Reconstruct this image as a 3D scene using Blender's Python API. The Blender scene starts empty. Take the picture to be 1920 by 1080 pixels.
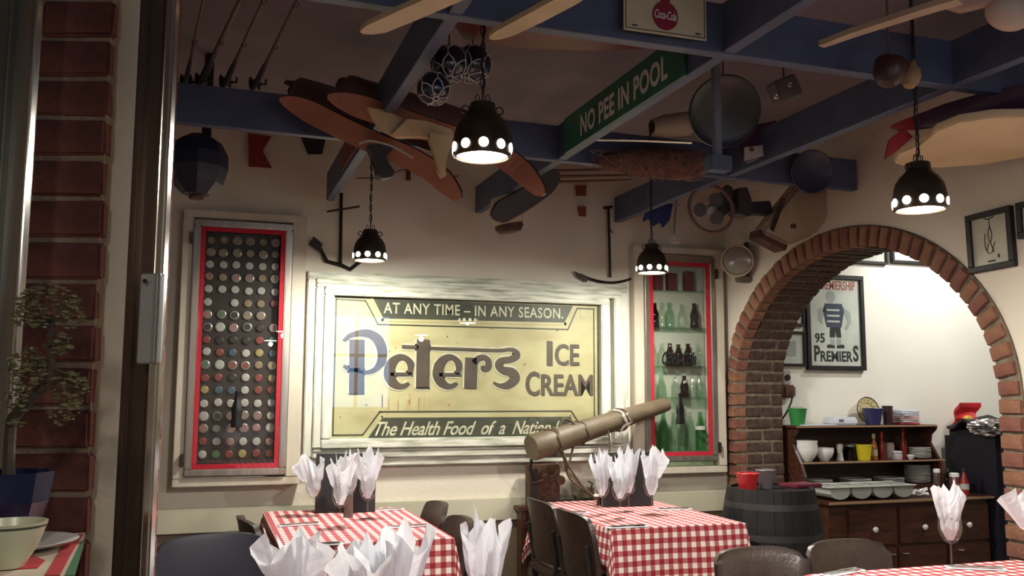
import bpy, bmesh, math, random
from mathutils import Vector, Matrix
R=math.radians; PI=math.pi
sc=bpy.context.scene; col=sc.collection
# ---------------- camera
F=1716.3; HC=1.5
yaw,pitch,roll=R(18.458),R(6.337),R(.2436)
fwd=Vector((math.sin(yaw)*math.cos(pitch),math.cos(yaw)*math.cos(pitch),math.sin(pitch)))
rt=Vector((math.cos(yaw),-math.sin(yaw),0)); up=rt.cross(fwd)
r2=math.cos(roll)*rt+math.sin(roll)*up; u2=-math.sin(roll)*rt+math.cos(roll)*up
CAM=Vector((0,0,HC))
cd=bpy.data.cameras.new('camera'); cam=bpy.data.objects.new('camera',cd); col.objects.link(cam)
cd.sensor_width=36; cd.lens=36*F/1920; cd.clip_start=.05
cam.matrix_world=Matrix(((r2.x,u2.x,-fwd.x,0),(r2.y,u2.y,-fwd.y,0),(r2.z,u2.z,-fwd.z,HC),(0,0,0,1)))
sc.camera=cam
def P(x,y,X=None,Y=None,Z=None,D=None):
    d=fwd+r2*((x-960)/F)-u2*((y-540)/F)
    if X is not None: t=X/d.x
    elif Y is not None: t=Y/d.y
    elif Z is not None: t=(Z-HC)/d.z
    else: t=D
    return CAM+d*t
# ---------------- world, exposure
sc.view_settings.view_transform='Standard'; sc.view_settings.look='None'
sc.view_settings.gamma=1; sc.view_settings.use_curve_mapping=False
sc.view_settings.exposure=0.0
w=bpy.data.worlds.new('world'); sc.world=w; w.use_nodes=True
w.node_tree.nodes['Background'].inputs[0].default_value=(.36,.58,1.0,1)
w.node_tree.nodes['Background'].inputs[1].default_value=4.5
sc.cycles.max_bounces=7; sc.cycles.transparent_max_bounces=16; sc.cycles.use_denoising=True
sc.cycles.caustics_reflective=False; sc.cycles.caustics_refractive=False
sc.cycles.sample_clamp_indirect=4
LAMP_W=54; SIDE_W=92; BACK_W=10; BACK_P=6; SKY_W=9
def light(name,kind,loc,power,color=(1,.86,.66),size=.1,rot=(0,0,0),spread=None,sizey=None):
    l=bpy.data.lights.new(name,kind); o=bpy.data.objects.new(name,l); col.objects.link(o)
    o.location=loc; l.energy=power; l.color=color; o.rotation_euler=rot
    if kind=='AREA':
        l.size=size
        if sizey: l.shape='RECTANGLE'; l.size_y=sizey
        else: l.shape='DISK'
        if spread: l.spread=spread
    else: l.shadow_soft_size=size
    if kind=='SPOT': l.spot_size=spread; l.spot_blend=.6
    return o
# ---------------- materials
MC={}
def mat(name,c,rough=.6,metal=0,c2=None,scale=8,bump=.0,detail=3,stretch=(1,1,1),spec=.5,emit=0,sss=0,mixpos=(.35,.65),trans=0,bscale=None):
    if name in MC: return MC[name]
    m=bpy.data.materials.new(name); m.use_nodes=True; nt=m.node_tree; b=nt.nodes['Principled BSDF']
    b.inputs['Roughness'].default_value=rough; b.inputs['Metallic'].default_value=metal
    b.inputs['Specular IOR Level'].default_value=spec
    if trans: b.inputs['Transmission Weight'].default_value=trans
    if c2 is None: c2=tuple(x*.82 for x in c)
    tc=nt.nodes.new('ShaderNodeTexCoord'); mp=nt.nodes.new('ShaderNodeMapping'); mp.inputs['Scale'].default_value=stretch
    nt.links.new(tc.outputs['Object'],mp.inputs[0])
    n=nt.nodes.new('ShaderNodeTexNoise'); n.inputs['Scale'].default_value=scale; n.inputs['Detail'].default_value=detail
    nt.links.new(mp.outputs[0],n.inputs['Vector'])
    rp=nt.nodes.new('ShaderNodeValToRGB'); rp.color_ramp.elements[0].position=mixpos[0]; rp.color_ramp.elements[1].position=mixpos[1]
    rp.color_ramp.elements[0].color=(*c2,1); rp.color_ramp.elements[1].color=(*c,1)
    nt.links.new(n.outputs[0],rp.inputs[0]); nt.links.new(rp.outputs[0],b.inputs['Base Color'])
    if emit: 
        b.inputs['Emission Color'].default_value=(*c,1); b.inputs['Emission Strength'].default_value=emit
    if bump:
        bp=nt.nodes.new('ShaderNodeBump'); bp.inputs['Strength'].default_value=bump; bp.inputs['Distance'].default_value=.01
        n2=nt.nodes.new('ShaderNodeTexNoise'); n2.inputs['Scale'].default_value=bscale or scale*4; n2.inputs['Detail'].default_value=4
        nt.links.new(mp.outputs[0],n2.inputs['Vector'])
        nt.links.new(n2.outputs[0],bp.inputs['Height']); nt.links.new(bp.outputs[0],b.inputs['Normal'])
    MC[name]=m; return m
def glassmat(name,tint=(1,1,1),refl=1.0,rough=0,ior=1.45,minr=0.0):
    if name in MC: return MC[name]
    m=bpy.data.materials.new(name); m.use_nodes=True; nt=m.node_tree; nt.nodes.clear()
    o=nt.nodes.new('ShaderNodeOutputMaterial'); mx=nt.nodes.new('ShaderNodeMixShader')
    t=nt.nodes.new('ShaderNodeBsdfTransparent'); t.inputs[0].default_value=(*tint,1)
    g=nt.nodes.new('ShaderNodeBsdfGlossy'); g.inputs['Roughness'].default_value=rough; g.inputs[0].default_value=(refl,refl,refl,1)
    fr=nt.nodes.new('ShaderNodeFresnel'); fr.inputs[0].default_value=ior
    ma=nt.nodes.new('ShaderNodeMath'); ma.operation='MAXIMUM'; ma.inputs[1].default_value=minr
    ge=nt.nodes.new('ShaderNodeNewGeometry'); mi=nt.nodes.new('ShaderNodeMix'); mi.inputs[2].default_value=ior; mi.inputs[3].default_value=1/ior
    nt.links.new(ge.outputs['Backfacing'],mi.inputs[0]); nt.links.new(mi.outputs[0],fr.inputs[0])
    nt.links.new(fr.outputs[0],ma.inputs[0])
    nt.links.new(ma.outputs[0],mx.inputs[0]); nt.links.new(t.outputs[0],mx.inputs[1]); nt.links.new(g.outputs[0],mx.inputs[2]); nt.links.new(mx.outputs[0],o.inputs[0])
    MC[name]=m; return m
M_wall=mat('plaster',(.64,.59,.49),.85,c2=(.57,.525,.43),scale=2.2,bump=.25,bscale=30)
M_ceil=mat('ceiling_plaster',(.20,.17,.185),.9,c2=(.17,.145,.16),scale=3,bump=.2)
M_dado=mat('dado_paint',(.46,.44,.33),.6,c2=(.40,.38,.28),scale=3)
M_low=mat('lower_wall_paint',(.16,.12,.075),.7,scale=3)
M_floor=mat('floor_tile',(.20,.15,.12),.4,scale=4)
M_beam=mat('blue_paint',(.07,.090,.155),.5,c2=(.05,.065,.12),scale=5,bump=.15,stretch=(1,1,1))
M_brickL=mat('red_brick',(.19,.058,.042),.85,c2=(.085,.028,.024),scale=9,bump=.7,detail=6)
M_mort=mat('mortar',(.34,.26,.185),.95,c2=(.24,.18,.13),scale=20,bump=.6)
M_mortd=mat('mortar_grey',(.20,.16,.11),.95,c2=(.12,.095,.065),scale=20,bump=.6)
M_brickA=mat('brown_brick',(.23,.105,.055),.85,c2=(.145,.062,.036),scale=11,bump=.6,detail=6)
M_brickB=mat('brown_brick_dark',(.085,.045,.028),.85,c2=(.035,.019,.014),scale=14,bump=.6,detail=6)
M_brickC=mat('brown_brick_red',(.19,.072,.044),.85,c2=(.11,.04,.028),scale=11,bump=.6,detail=6)
M_alu=mat('brushed_steel',(.42,.39,.34),.32,.9,c2=(.30,.27,.23),scale=6,stretch=(6,6,.3),bump=.05)
M_alud=mat('dark_steel',(.17,.13,.10),.3,.85,c2=(.11,.08,.06),scale=5,stretch=(4,4,.4))
M_chrome=mat('chrome',(.75,.74,.70),.15,1,scale=5)
M_wwood=mat('whitewashed_wood',(.55,.56,.48),.6,c2=(.22,.24,.17),scale=5,stretch=(1,1,9),bump=.25,detail=6,mixpos=(.22,.5))
M_wwoodh=mat('whitewashed_wood_rail',(.55,.56,.48),.6,c2=(.22,.24,.17),scale=5,stretch=(1.0,6,9),bump=.25,detail=6,mixpos=(.30,.60))
M_wwoodv=mat('whitewashed_wood_stile',(.55,.56,.48),.6,c2=(.26,.28,.21),scale=5,stretch=(12,6,.9),bump=.25,detail=6,mixpos=(.22,.5))
M_yel=mat('aged_yellow_tin',(.46,.425,.235),.5,c2=(.37,.32,.16),scale=4,stretch=(1,1,2.2),detail=7,mixpos=(.3,.6))
M_sgreen=mat('sign_dark_green',(.03,.034,.02),.5,c2=(.05,.055,.035),scale=9)
M_sbrown=mat('sign_brown_letter',(.055,.042,.032),.5,c2=(.08,.06,.042),scale=12)
M_slite=mat('sign_pale_letter',(.60,.58,.42),.5,c2=(.42,.40,.28),scale=16)
M_srust=mat('sign_rust',(.22,.11,.04),.7,scale=10)
M_glass=glassmat('pane_glass',(.97,.98,.97),1.0)
M_sglass=glassmat('sign_glass',(.97,.98,.97),1.0,minr=.035)
M_wine=glassmat('wine_glass',(.93,.93,.92),1.0,minr=.09)
M_gg=glassmat('green_glass',(.78,.88,.80),1.0,minr=.05)
M_ggd=glassmat('deep_green_glass',(.50,.76,.55),1.0,minr=.04)
M_gc=glassmat('clear_bottle_glass',(.90,.94,.90),1.0,minr=.06)
M_gb=glassmat('brown_glass',(.34,.22,.15),1.0,minr=.05)
M_gshelf=glassmat('shelf_glass',(.70,.86,.76),1.0,minr=.05)
M_black=mat('black_iron',(.018,.014,.013),.5,.3,scale=20,bump=.2)
M_shade=mat('shade_iron',(.035,.027,.018),.4,.6,c2=(.06,.045,.03),scale=14,bump=.15)
M_glow=mat('lamp_glow',(1,.93,.78),.5,emit=9)
M_red=mat('red_felt',(.60,.012,.035),.8,c2=(.48,.01,.03),scale=60,bump=.2)
M_bboard=mat('black_board',(.022,.014,.012),.5,scale=6)
M_cabwood=mat('cabinet_trim',(.52,.47,.37),.6,scale=3,stretch=(3,3,.6))
M_cabsteel=mat('cabinet_steel',(.50,.46,.40),.3,.85,c2=(.38,.34,.29),scale=6,stretch=(6,6,.5))
M_nap=mat('white_napkin',(.84,.87,.92),.8,c2=(.78,.81,.86),scale=14,bump=.15)
M_leather=mat('brown_leather',(.035,.020,.014),.38,c2=(.022,.013,.01),scale=18,bump=.2)
M_navy=mat('navy_vinyl',(.010,.010,.024),.45,scale=8)
M_dwood=mat('dark_wood',(.075,.026,.014),.35,c2=(.035,.013,.008),scale=6,stretch=(1,6,6),bump=.15,detail=6)
M_dwoodt=mat('worn_shelf_edge',(.30,.18,.10),.5,scale=7,stretch=(1,4,4))
M_cer=mat('white_ceramic',(.80,.80,.76),.25,scale=3)
M_tray=mat('grey_plastic',(.42,.44,.40),.45,scale=4)
M_orange=mat('orange_ski_paint',(.31,.115,.065),.4,c2=(.23,.08,.05),scale=5)
M_skid=mat('dark_varnish',(.05,.014,.012),.4,c2=(.03,.01,.01),scale=5)
M_cream=mat('cream_rubber',(.56,.43,.24),.55,c2=(.40,.28,.14),scale=7,bump=.2)
M_rub=mat('black_rubber',(.02,.016,.02),.55,scale=7)
M_pale=mat('pale_wood',(.58,.47,.30),.6,c2=(.46,.36,.22),scale=7,bump=.15,detail=6)
M_blueg=mat('navy_glass_float',(.007,.008,.03),.2,scale=3,spec=.7)
M_rope=mat('white_rope',(.42,.38,.36),.85,scale=40,bump=.3)
M_brope=mat('brown_rope',(.10,.075,.05),.9,scale=40,bump=.3)
M_green=mat('pool_sign_green',(.02,.13,.075),.45,c2=(.014,.085,.05),scale=6)
M_wpaint=mat('white_sign_paint',(.62,.60,.56),.6,scale=12)
M_slate=mat('dark_slate_disc',(.012,.017,.019),.35,scale=3)
M_cowl=mat('cream_motor_cowl',(.40,.30,.20),.5,c2=(.30,.21,.13),scale=5,detail=6)
M_grey=mat('grey_metal',(.22,.22,.24),.45,.4,scale=6)
M_maroon=mat('maroon_board',(.13,.02,.02),.45,scale=3)
M_hull=mat('red_hull',(.33,.025,.035),.4,c2=(.22,.02,.03),scale=3)
M_hulld=mat('purple_hull',(.06,.02,.05),.4,scale=3)
M_sand=mat('cream_surfboard',(.66,.53,.34),.5,c2=(.56,.43,.26),scale=3)
M_flagr=mat('red_flag',(.20,.022,.015),.8,scale=9)
M_flagk=mat('black_flag',(.018,.014,.02),.8,scale=9)
M_flagb=mat('blue_flag',(.025,.045,.20),.8,scale=9)
M_bronze=mat('old_brown_timber',(.115,.085,.048),.55,c2=(.065,.048,.027),scale=5,stretch=(1,1,1),bump=.3,detail=6)
M_rust=mat('rusty_iron',(.12,.05,.025),.7,.3,c2=(.04,.022,.016),scale=16,bump=.5)
M_barrel=mat('black_barrel_oak',(.012,.011,.011),.6,scale=6,stretch=(5,5,.7),bump=.2,spec=.25)
def add_translucent(m,f,c=(.8,.82,.86,1)):
    nt=m.node_tree; o=[n for n in nt.nodes if n.type=='OUTPUT_MATERIAL'][0]; b=nt.nodes['Principled BSDF']
    t=nt.nodes.new('ShaderNodeBsdfTranslucent'); t.inputs[0].default_value=c; mx=nt.nodes.new('ShaderNodeMixShader'); mx.inputs[0].default_value=f
    nt.links.new(b.outputs[0],mx.inputs[1]); nt.links.new(t.outputs[0],mx.inputs[2]); nt.links.new(mx.outputs[0],o.inputs[0])
add_translucent(M_nap,.45)
def plain(n,c,r=.5,**k): return mat(n,c,r,scale=6,**k)
# ---------------- mesh helpers
def link(name,bm,m,parent=None,smooth=False):
    me=bpy.data.meshes.new(name); bmesh.ops.recalc_face_normals(bm,faces=bm.faces); bm.to_mesh(me); bm.free()
    for x in (m if isinstance(m,(list,tuple)) else [m]): me.materials.append(x)
    if smooth:
        for p in me.polygons: p.use_smooth=True
        try: me.set_sharp_from_angle(angle=R(40))
        except Exception: pass
    o=bpy.data.objects.new(name,me); col.objects.link(o)
    if parent is not None:
        o.parent=parent
    return o
def thing(name,label,cat,loc=(0,0,0),rz=0,group=None):
    o=bpy.data.objects.new(name,None); col.objects.link(o); o.empty_display_size=.05
    o.location=loc; o.rotation_euler=(0,0,rz); o['label']=label; o['category']=cat
    if group: o['group']=group
    return o
def tag(o,label,cat,group=None):
    o['label']=label; o['category']=cat
    if group: o['group']=group
    return o
def struct(o,label=None):
    o['kind']='structure'
    if label: o['label']=label; 
    return o
def dup(root,loc,rz=None,label=None,group=None):
    r=root.copy(); col.objects.link(r); r.location=loc
    if rz is not None: r.rotation_euler=(0,0,rz)
    if label: r['label']=label
    if group: r['group']=group
    for ch in list(root.children):
        c=ch.copy(); col.objects.link(c); c.parent=r
        for g in ch.children:
            d=g.copy(); col.objects.link(d); d.parent=c
    return r
NB=bmesh.new
def box(bm,c,s,rot=None,bev=0,mi=0):
    b=bmesh.new(); bmesh.ops.create_cube(b,size=1)
    for v in b.verts: v.co=Vector((v.co.x*s[0],v.co.y*s[1],v.co.z*s[2]))
    if bev: bmesh.ops.bevel(b,geom=list(b.edges),offset=bev,segments=1 if bev<.004 else 2,affect='EDGES')
    M=Matrix.Translation(Vector(c))
    if rot is not None: M=M@(rot.to_4x4() if isinstance(rot,Matrix) else rot)
    merge(bm,b,M,mi); return bm
def merge(bm,b,M=None,mi=0):
    mp={}
    for v in b.verts: mp[v]=bm.verts.new(M@v.co if M else v.co)
    for f in b.faces:
        try: nf=bm.faces.new([mp[v] for v in f.verts]); nf.material_index=mi
        except ValueError: pass
    b.free()
def lo_hi(bm,lo,hi,bev=0,mi=0):
    return box(bm,[(a+b)/2 for a,b in zip(lo,hi)],[abs(b-a) for a,b in zip(lo,hi)],None,bev,mi)
def lathe(bm,prof,n=24,c=(0,0,0),M=None,mi=0,cap=True):
    rings=[]
    for r,z in prof:
        ring=[]
        for i in range(n):
            a=2*PI*i/n; p=Vector((r*math.cos(a),r*math.sin(a),z))
            p=(M@p) if M else p+Vector(c)
            ring.append(bm.verts.new(p))
        rings.append(ring)
    for a,b in zip(rings,rings[1:]):
        for i in range(n):
            f=bm.faces.new((a[i],a[(i+1)%n],b[(i+1)%n],b[i])); f.material_index=mi
    if cap:
        for rg in (rings[0],rings[-1]):
            try: f=bm.faces.new(rg); f.material_index=mi
            except ValueError: pass
    return bm
def frame_from(d):
    d=d.normalized(); a=Vector((0,0,1)) if abs(d.z)<.9 else Vector((1,0,0))
    x=d.cross(a).normalized(); return x,d.cross(x).normalized()
def tube(bm,pts,r,n=8,mi=0,closed=False):
    pts=[Vector(p) for p in pts]; rs=r if isinstance(r,(list,tuple)) else [r]*len(pts)
    rings=[]; px=None
    for i,p in enumerate(pts):
        if closed: d=pts[(i+1)%len(pts)]-pts[i-1]
        else: d=pts[min(i+1,len(pts)-1)]-pts[max(i-1,0)]
        d.normalize()
        if px is None: x,y=frame_from(d)
        else:
            x=px-d*px.dot(d)
            if x.length<1e-5: x,y=frame_from(d)
            x.normalize(); y=d.cross(x)
        px=x
        rings.append([bm.verts.new(p+(x*math.cos(2*PI*k/n)+y*math.sin(2*PI*k/n))*rs[i]) for k in range(n)])
    m=len(rings)
    for i in range(m if closed else m-1):
        a,b=rings[i],rings[(i+1)%m]
        for k in range(n):
            f=bm.faces.new((a[k],a[(k+1)%n],b[(k+1)%n],b[k])); f.material_index=mi
    if not closed:
        for rg in (rings[0],rings[-1]):
            f=bm.faces.new(rg); f.material_index=mi
    return bm
def smoothpts(pts,n=6):
    pts=[Vector(p) for p in pts]; out=[]
    for i in range(len(pts)-1):
        p0=pts[max(i-1,0)];p1=pts[i];p2=pts[i+1];p3=pts[min(i+2,len(pts)-1)]
        for k in range(n):
            t=k/n
            out.append(.5*((2*p1)+(p2-p0)*t+(2*p0-5*p1+4*p2-p3)*t*t+(3*p1-p0-3*p2+p3)*t**3))
    out.append(pts[-1]); return out
def prism(bm,pts,off,mi=0,mi_back=None):
    """pts: planar loop of 3D points; off: extrusion vector"""
    pts=[Vector(p) for p in pts]; off=Vector(off)
    a=[bm.verts.new(p) for p in pts]; b=[bm.verts.new(p+off) for p in pts]
    f=bm.faces.new(a); f.material_index=mi
    f=bm.faces.new(b); f.material_index=mi if mi_back is None else mi_back
    n=len(pts)
    for i in range(n):
        f=bm.faces.new((a[i],a[(i+1)%n],b[(i+1)%n],b[i])); f.material_index=mi if mi_back is None else mi_back
    return bm
def board(bm,pts,widths,side,th,mi_bot=0,mi_top=1):
    """flat plank following pts, widths along side vector, thickness th upward"""
    pts=[Vector(p) for p in pts]; rows=[]
    for i,p in enumerate(pts):
        d=(pts[min(i+1,len(pts)-1)]-pts[max(i-1,0)]).normalized()
        s=Vector(side[i] if isinstance(side,list) else side); s=(s-d*s.dot(d)).normalized(); n=s.cross(d).normalized()
        if n.z<0: n=-n
        h=widths[i]/2
        rows.append([bm.verts.new(q) for q in (p-s*h,p+s*h,p+s*h+n*th,p-s*h+n*th)])
    for a,b in zip(rows,rows[1:]):
        for k,mi in ((0,mi_bot),(1,mi_top),(2,mi_top),(3,mi_top)):
            f=bm.faces.new((a[k],a[(k+1)%4],b[(k+1)%4],b[k])); f.material_index=mi
    for r in (rows[0],rows[-1]): f=bm.faces.new(r); f.material_index=mi_top
    return bm
def textmesh(body,bold=0,shear=0,ext=.0015,sp=1,align='CENTER'):
    cu=bpy.data.curves.new('t','FONT'); cu.body=body; cu.size=1; cu.offset=bold; cu.shear=shear
    cu.align_x=align; cu.align_y='CENTER'; cu.space_character=sp; cu.resolution_u=3
    o=bpy.data.objects.new('t',cu); col.objects.link(o)
    dg=bpy.context.evaluated_depsgraph_get(); me=bpy.data.meshes.new_from_object(o.evaluated_get(dg),depsgraph=dg)
    bpy.data.objects.remove(o); bpy.data.curves.remove(cu)
    return me
def text(body,m,parent,loc,size,rot=(R(90),0,0),bold=0,sx=1,shear=0,ext=.0012,align='CENTER',name='lettering',sp=1):
    me=textmesh(body,bold/size*.9,shear,0,sp,align); me.materials.clear(); me.materials.append(m)
    o=bpy.data.objects.new(name,me); col.objects.link(o); o.parent=parent
    for v in me.vertices: v.co=Vector((v.co.x*size*sx,v.co.y*size,v.co.z))
    o.location=loc; o.rotation_euler=rot; return o
def fittext(body,m,parent,o3,ux3,uz3,bold=0,shear=0,name='lettering',sp=1):
    """fill the box with corner o3 and edge vectors ux3 (width), uz3 (height)"""
    me=textmesh(body,bold,shear,0,sp); me.materials.clear(); me.materials.append(m)
    xs=[v.co.x for v in me.vertices]; ys=[v.co.y for v in me.vertices]
    a,b,c,d=min(xs),max(xs),min(ys),max(ys)
    for v in me.vertices: v.co=Vector(o3)+Vector(ux3)*((v.co.x-a)/(b-a))+Vector(uz3)*((v.co.y-c)/(d-c))
    o=bpy.data.objects.new(name,me); col.objects.link(o); o.parent=parent; return o
def ribbon(bm,pts,wd,T,th=.002,mi=0,sm=5):
    """2D stroke -> flat strip with thickness, T maps (x,z) to 3D, thickness toward -Y"""
    ps=smoothpts([(x,0,z) for x,z in pts],sm) if sm>1 else [Vector((x,0,z)) for x,z in pts]
    ws=wd if isinstance(wd,list) else [wd]*2
    n=len(ps); rows=[]
    for i,p in enumerate(ps):
        d=(ps[min(i+1,n-1)]-ps[max(i-1,0)]).normalized(); s=Vector((-d.z,0,d.x))
        t=i/(n-1)*(len(ws)-1); k=min(int(t),len(ws)-2); w_=ws[k]+(ws[k+1]-ws[k])*(t-k)
        a=T((p+s*w_/2).x,(p+s*w_/2).z); b=T((p-s*w_/2).x,(p-s*w_/2).z)
        rows.append([bm.verts.new(a),bm.verts.new(b),bm.verts.new(b+Vector((0,-th,0))),bm.verts.new(a+Vector((0,-th,0)))])
    for a,b in zip(rows,rows[1:]):
        for k in range(4):
            f=bm.faces.new((a[k],a[(k+1)%4],b[(k+1)%4],b[k])); f.material_index=mi
    for r in (rows[0],rows[-1]): bm.faces.new(r)
YW=6.1; XA=3.75; CH=3.2; XT=.39
# =================================================================== SETTING
bm=NB(); lo_hi(bm,(-3,-3.1,-.1),(8,6.3,0)); struct(link('floor',bm,M_floor),'dark tiled floor')
bm=NB(); lo_hi(bm,(-3,-3.1,CH),(8,6.3,CH+.1)); struct(link('ceiling',bm,M_ceil),'dim plaster ceiling above blue beams')
bm=NB(); lo_hi(bm,(-3,YW,0),(XA+XT-.2,YW+.15,CH)); struct(link('wall_back',bm,M_wall),'cream plaster wall behind the framed sign')
M_swall=mat('side_room_paint',(.74,.72,.63),.8,c2=(.70,.68,.59),scale=2,bump=.1)
bm=NB(); lo_hi(bm,(XA+XT-.2,YW,0),(8,YW+.15,CH)); struct(link('wall_side_room',bm,M_swall),'white painted wall of the room behind the arch')
bm=NB(); lo_hi(bm,(7.9,-1,0),(8,YW,CH)); struct(link('wall_east',bm,M_swall))
bm=NB(); lo_hi(bm,(XA+XT,-1.1,0),(8,-1,CH)); struct(link('wall_south',bm,M_swall))
bm=NB(); lo_hi(bm,(-3.1,-3.1,0),(-3,YW,CH)); struct(link('wall_west',bm,M_wall))
# rear wall with a window (seen mirrored in the sign glass)
wx0,wx1,wz0,wz1=1.75,2.95,1.15,2.75
bm=NB()
for lo,hi in (((-3,-3.1,0),(wx0,-3,CH)),((wx1,-3.1,0),(XA,-3,CH)),((wx0,-3.1,0),(wx1,-3,wz0)),((wx0,-3.1,wz1),(wx1,-3,CH))): lo_hi(bm,lo,hi)
struct(link('wall_rear',bm,M_wall))
wn=bpy.data.objects.new('window_1',None); col.objects.link(wn); wn['kind']='structure'
bm=NB()
for x in (wx0+.03,(wx0+wx1)/2,wx1-.03): box(bm,(x,-3.04,(wz0+wz1)/2),(.05,.06,wz1-wz0))
for z in (wz0+.03,(wz0+wz1)/2+.1,wz1-.03): box(bm,((wx0+wx1)/2,-3.04,z),(wx1-wx0,.05,.05))
link('window_frame',bm,M_cabwood,wn)
bm=NB(); box(bm,((wx0+wx1)/2,-3.06,(wz0+wz1)/2),(wx1-wx0,.006,wz1-wz0)); link('window_pane',bm,M_glass,wn)
# arch wall
AC,AO,BO,AI,BI,SP=4.76,1.33,1.05,1.195,.92,1.47
bm=NB()
def quadX(y0,z0,y1,z1,zt):
    for x in (XA,XA+XT):
        bm.faces.new([bm.verts.new((x,y0,z0)),bm.verts.new((x,y1,z1)),bm.verts.new((x,y1,zt)),bm.verts.new((x,y0,zt))])
quadX(-3,0,AC-AO,0,CH); quadX(AC+AO,0,YW,0,CH)
N=48
for i in range(N):
    a0,a1=PI*i/N,PI*(i+1)/N
    quadX(AC-AO*math.cos(a0),SP+BO*math.sin(a0),AC-AO*math.cos(a1),SP+BO*math.sin(a1),CH)
struct(link('wall_right',bm,M_wall),'cream plaster wall with the brick arch')
arch=bpy.data.objects.new('trim_1',None); col.objects.link(arch); arch['kind']='structure'; arch['label']='brown brick archway with deep brick reveal'
# mortar backing
bm=NB()
def arch_pt(a,b,s): # s in path param
    return (AC-a*math.cos(s),SP+b*math.sin(s))
inn=[(AC-AI-.005,0),]+[arch_pt(AI+.005,BI+.005,PI*i/N) for i in range(N+1)]+[(AC+AI+.005,0)]
out=[(AC-AO+.004,0),]+[arch_pt(AO-.004,BO-.004,PI*i/N) for i in range(N+1)]+[(AC+AO-.004,0)]
for i in range(len(inn)-1):
    c=[]
    for x in (XA-.008,XA+XT+.0):
        for q in (inn[i],inn[i+1],out[i+1],out[i]): c.append(bm.verts.new((x,q[0],q[1])))
    bm.faces.new(c[0:4]); bm.faces.new(c[4:8]); bm.faces.new((c[0],c[1],c[5],c[4])); bm.faces.new((c[2],c[3],c[7],c[6]))
link('mortar',bm,M_mortd,arch)
rnd=random.Random(5)
def brickmesh(nm,m,l=1,bev=.006):
    bm=NB(); box(bm,(0,0,0),(1,1,1))
    for v in bm.verts: pass
    me=bpy.data.meshes.new(nm); bm.to_mesh(me); bm.free(); me.materials.append(m); return me
def rbrick(nm,size,m,parent,loc,M,seed):
    r=random.Random(seed); bm=NB(); box(bm,(0,0,0),size,None,.005)
    for v in bm.verts: v.co+=Vector((r.uniform(-1,1),r.uniform(-1,1),r.uniform(-1,1)))*.0022
    o=link(nm,bm,m,parent); o.matrix_local=Matrix.Translation(loc)@M.to_4x4(); return o
cache={}
def place_brick(size,m,parent,loc,M,var):
    key=(tuple(round(x,3) for x in size),m.name,var)
    if key not in cache:
        o=rbrick('brick',size,m,parent,loc,M,hash(str(key))%999); cache[key]=o.data
    else:
        o=bpy.data.objects.new('brick',cache[key]); col.objects.link(o); o.parent=parent; o.matrix_local=Matrix.Translation(loc)@M.to_4x4()
    return o
import zlib
def hsh(k): return zlib.crc32(repr(k).encode())
# courses: list of (y,z,angle of radial direction)
courses=[]
t=.086; z=SP-.043
while z>.55: courses.append((-1,z)); z-=t
L=0; npts=400; pr=arch_pt(AI,BI,0); acc=[(0,0)]
for i in range(1,npts+1):
    q=arch_pt(AI,BI,PI*i/npts); L+=math.hypot(q[0]-pr[0],q[1]-pr[1]); acc.append((L,PI*i/npts)); pr=q
nc=round(L/t)
def s_at(l):
    for (a,sa),(b,sb) in zip(acc,acc[1:]):
        if b>=l: return sa+(sb-sa)*(l-a)/(b-a)
    return PI
idx=0
def arch_course(k,y,z,ang,thick,depth):
    # local axes: X = world x, Y = radial outward, Z = along path
    rad=Vector((0,math.cos(ang),math.sin(ang))); tan=Vector((1,0,0)).cross(rad)
    M=Matrix(((1,0,0),(0,rad.y,rad.z),(0,tan.y,tan.z))).transposed()
    M=Matrix(((1,rad.x,tan.x),(0,rad.y,tan.y),(0,rad.z,tan.z)))
    split=.235 if k%2 else .315
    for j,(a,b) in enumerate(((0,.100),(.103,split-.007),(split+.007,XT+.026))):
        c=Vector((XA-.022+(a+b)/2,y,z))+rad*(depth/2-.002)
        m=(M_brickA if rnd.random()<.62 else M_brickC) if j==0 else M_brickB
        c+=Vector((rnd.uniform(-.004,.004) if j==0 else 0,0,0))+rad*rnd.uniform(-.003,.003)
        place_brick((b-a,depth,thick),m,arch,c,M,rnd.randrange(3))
for k in range(nc):
    s=s_at((k+.5)*L/nc); y,z=arch_pt(AI,BI,s)
    ny,nz=-math.cos(s)/AI,math.sin(s)/BI; ang=math.atan2(nz,ny)
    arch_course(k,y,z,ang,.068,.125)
k=0; z=SP-.043
while z>.5:
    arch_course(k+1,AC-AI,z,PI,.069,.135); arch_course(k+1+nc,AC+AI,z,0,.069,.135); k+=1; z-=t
# dado, lower wall, rail
M_lwall=M_low
bm=NB(); lo_hi(bm,(-3,YW-.035,.615),(3.74,YW,.765),.004); struct(link('trim_2',bm,M_dado),'pale green-cream dado band low on the back wall')
bm=NB(); lo_hi(bm,(-3,YW-.012,0),(3.74,YW,.615)); struct(link('trim_3',bm,M_low),'brown painted lower wall')
bm=NB(); lo_hi(bm,(XA-.012,-3,0),(XA,AC-AO-.01,.6)); struct(link('trim_4',bm,M_low))
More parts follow.
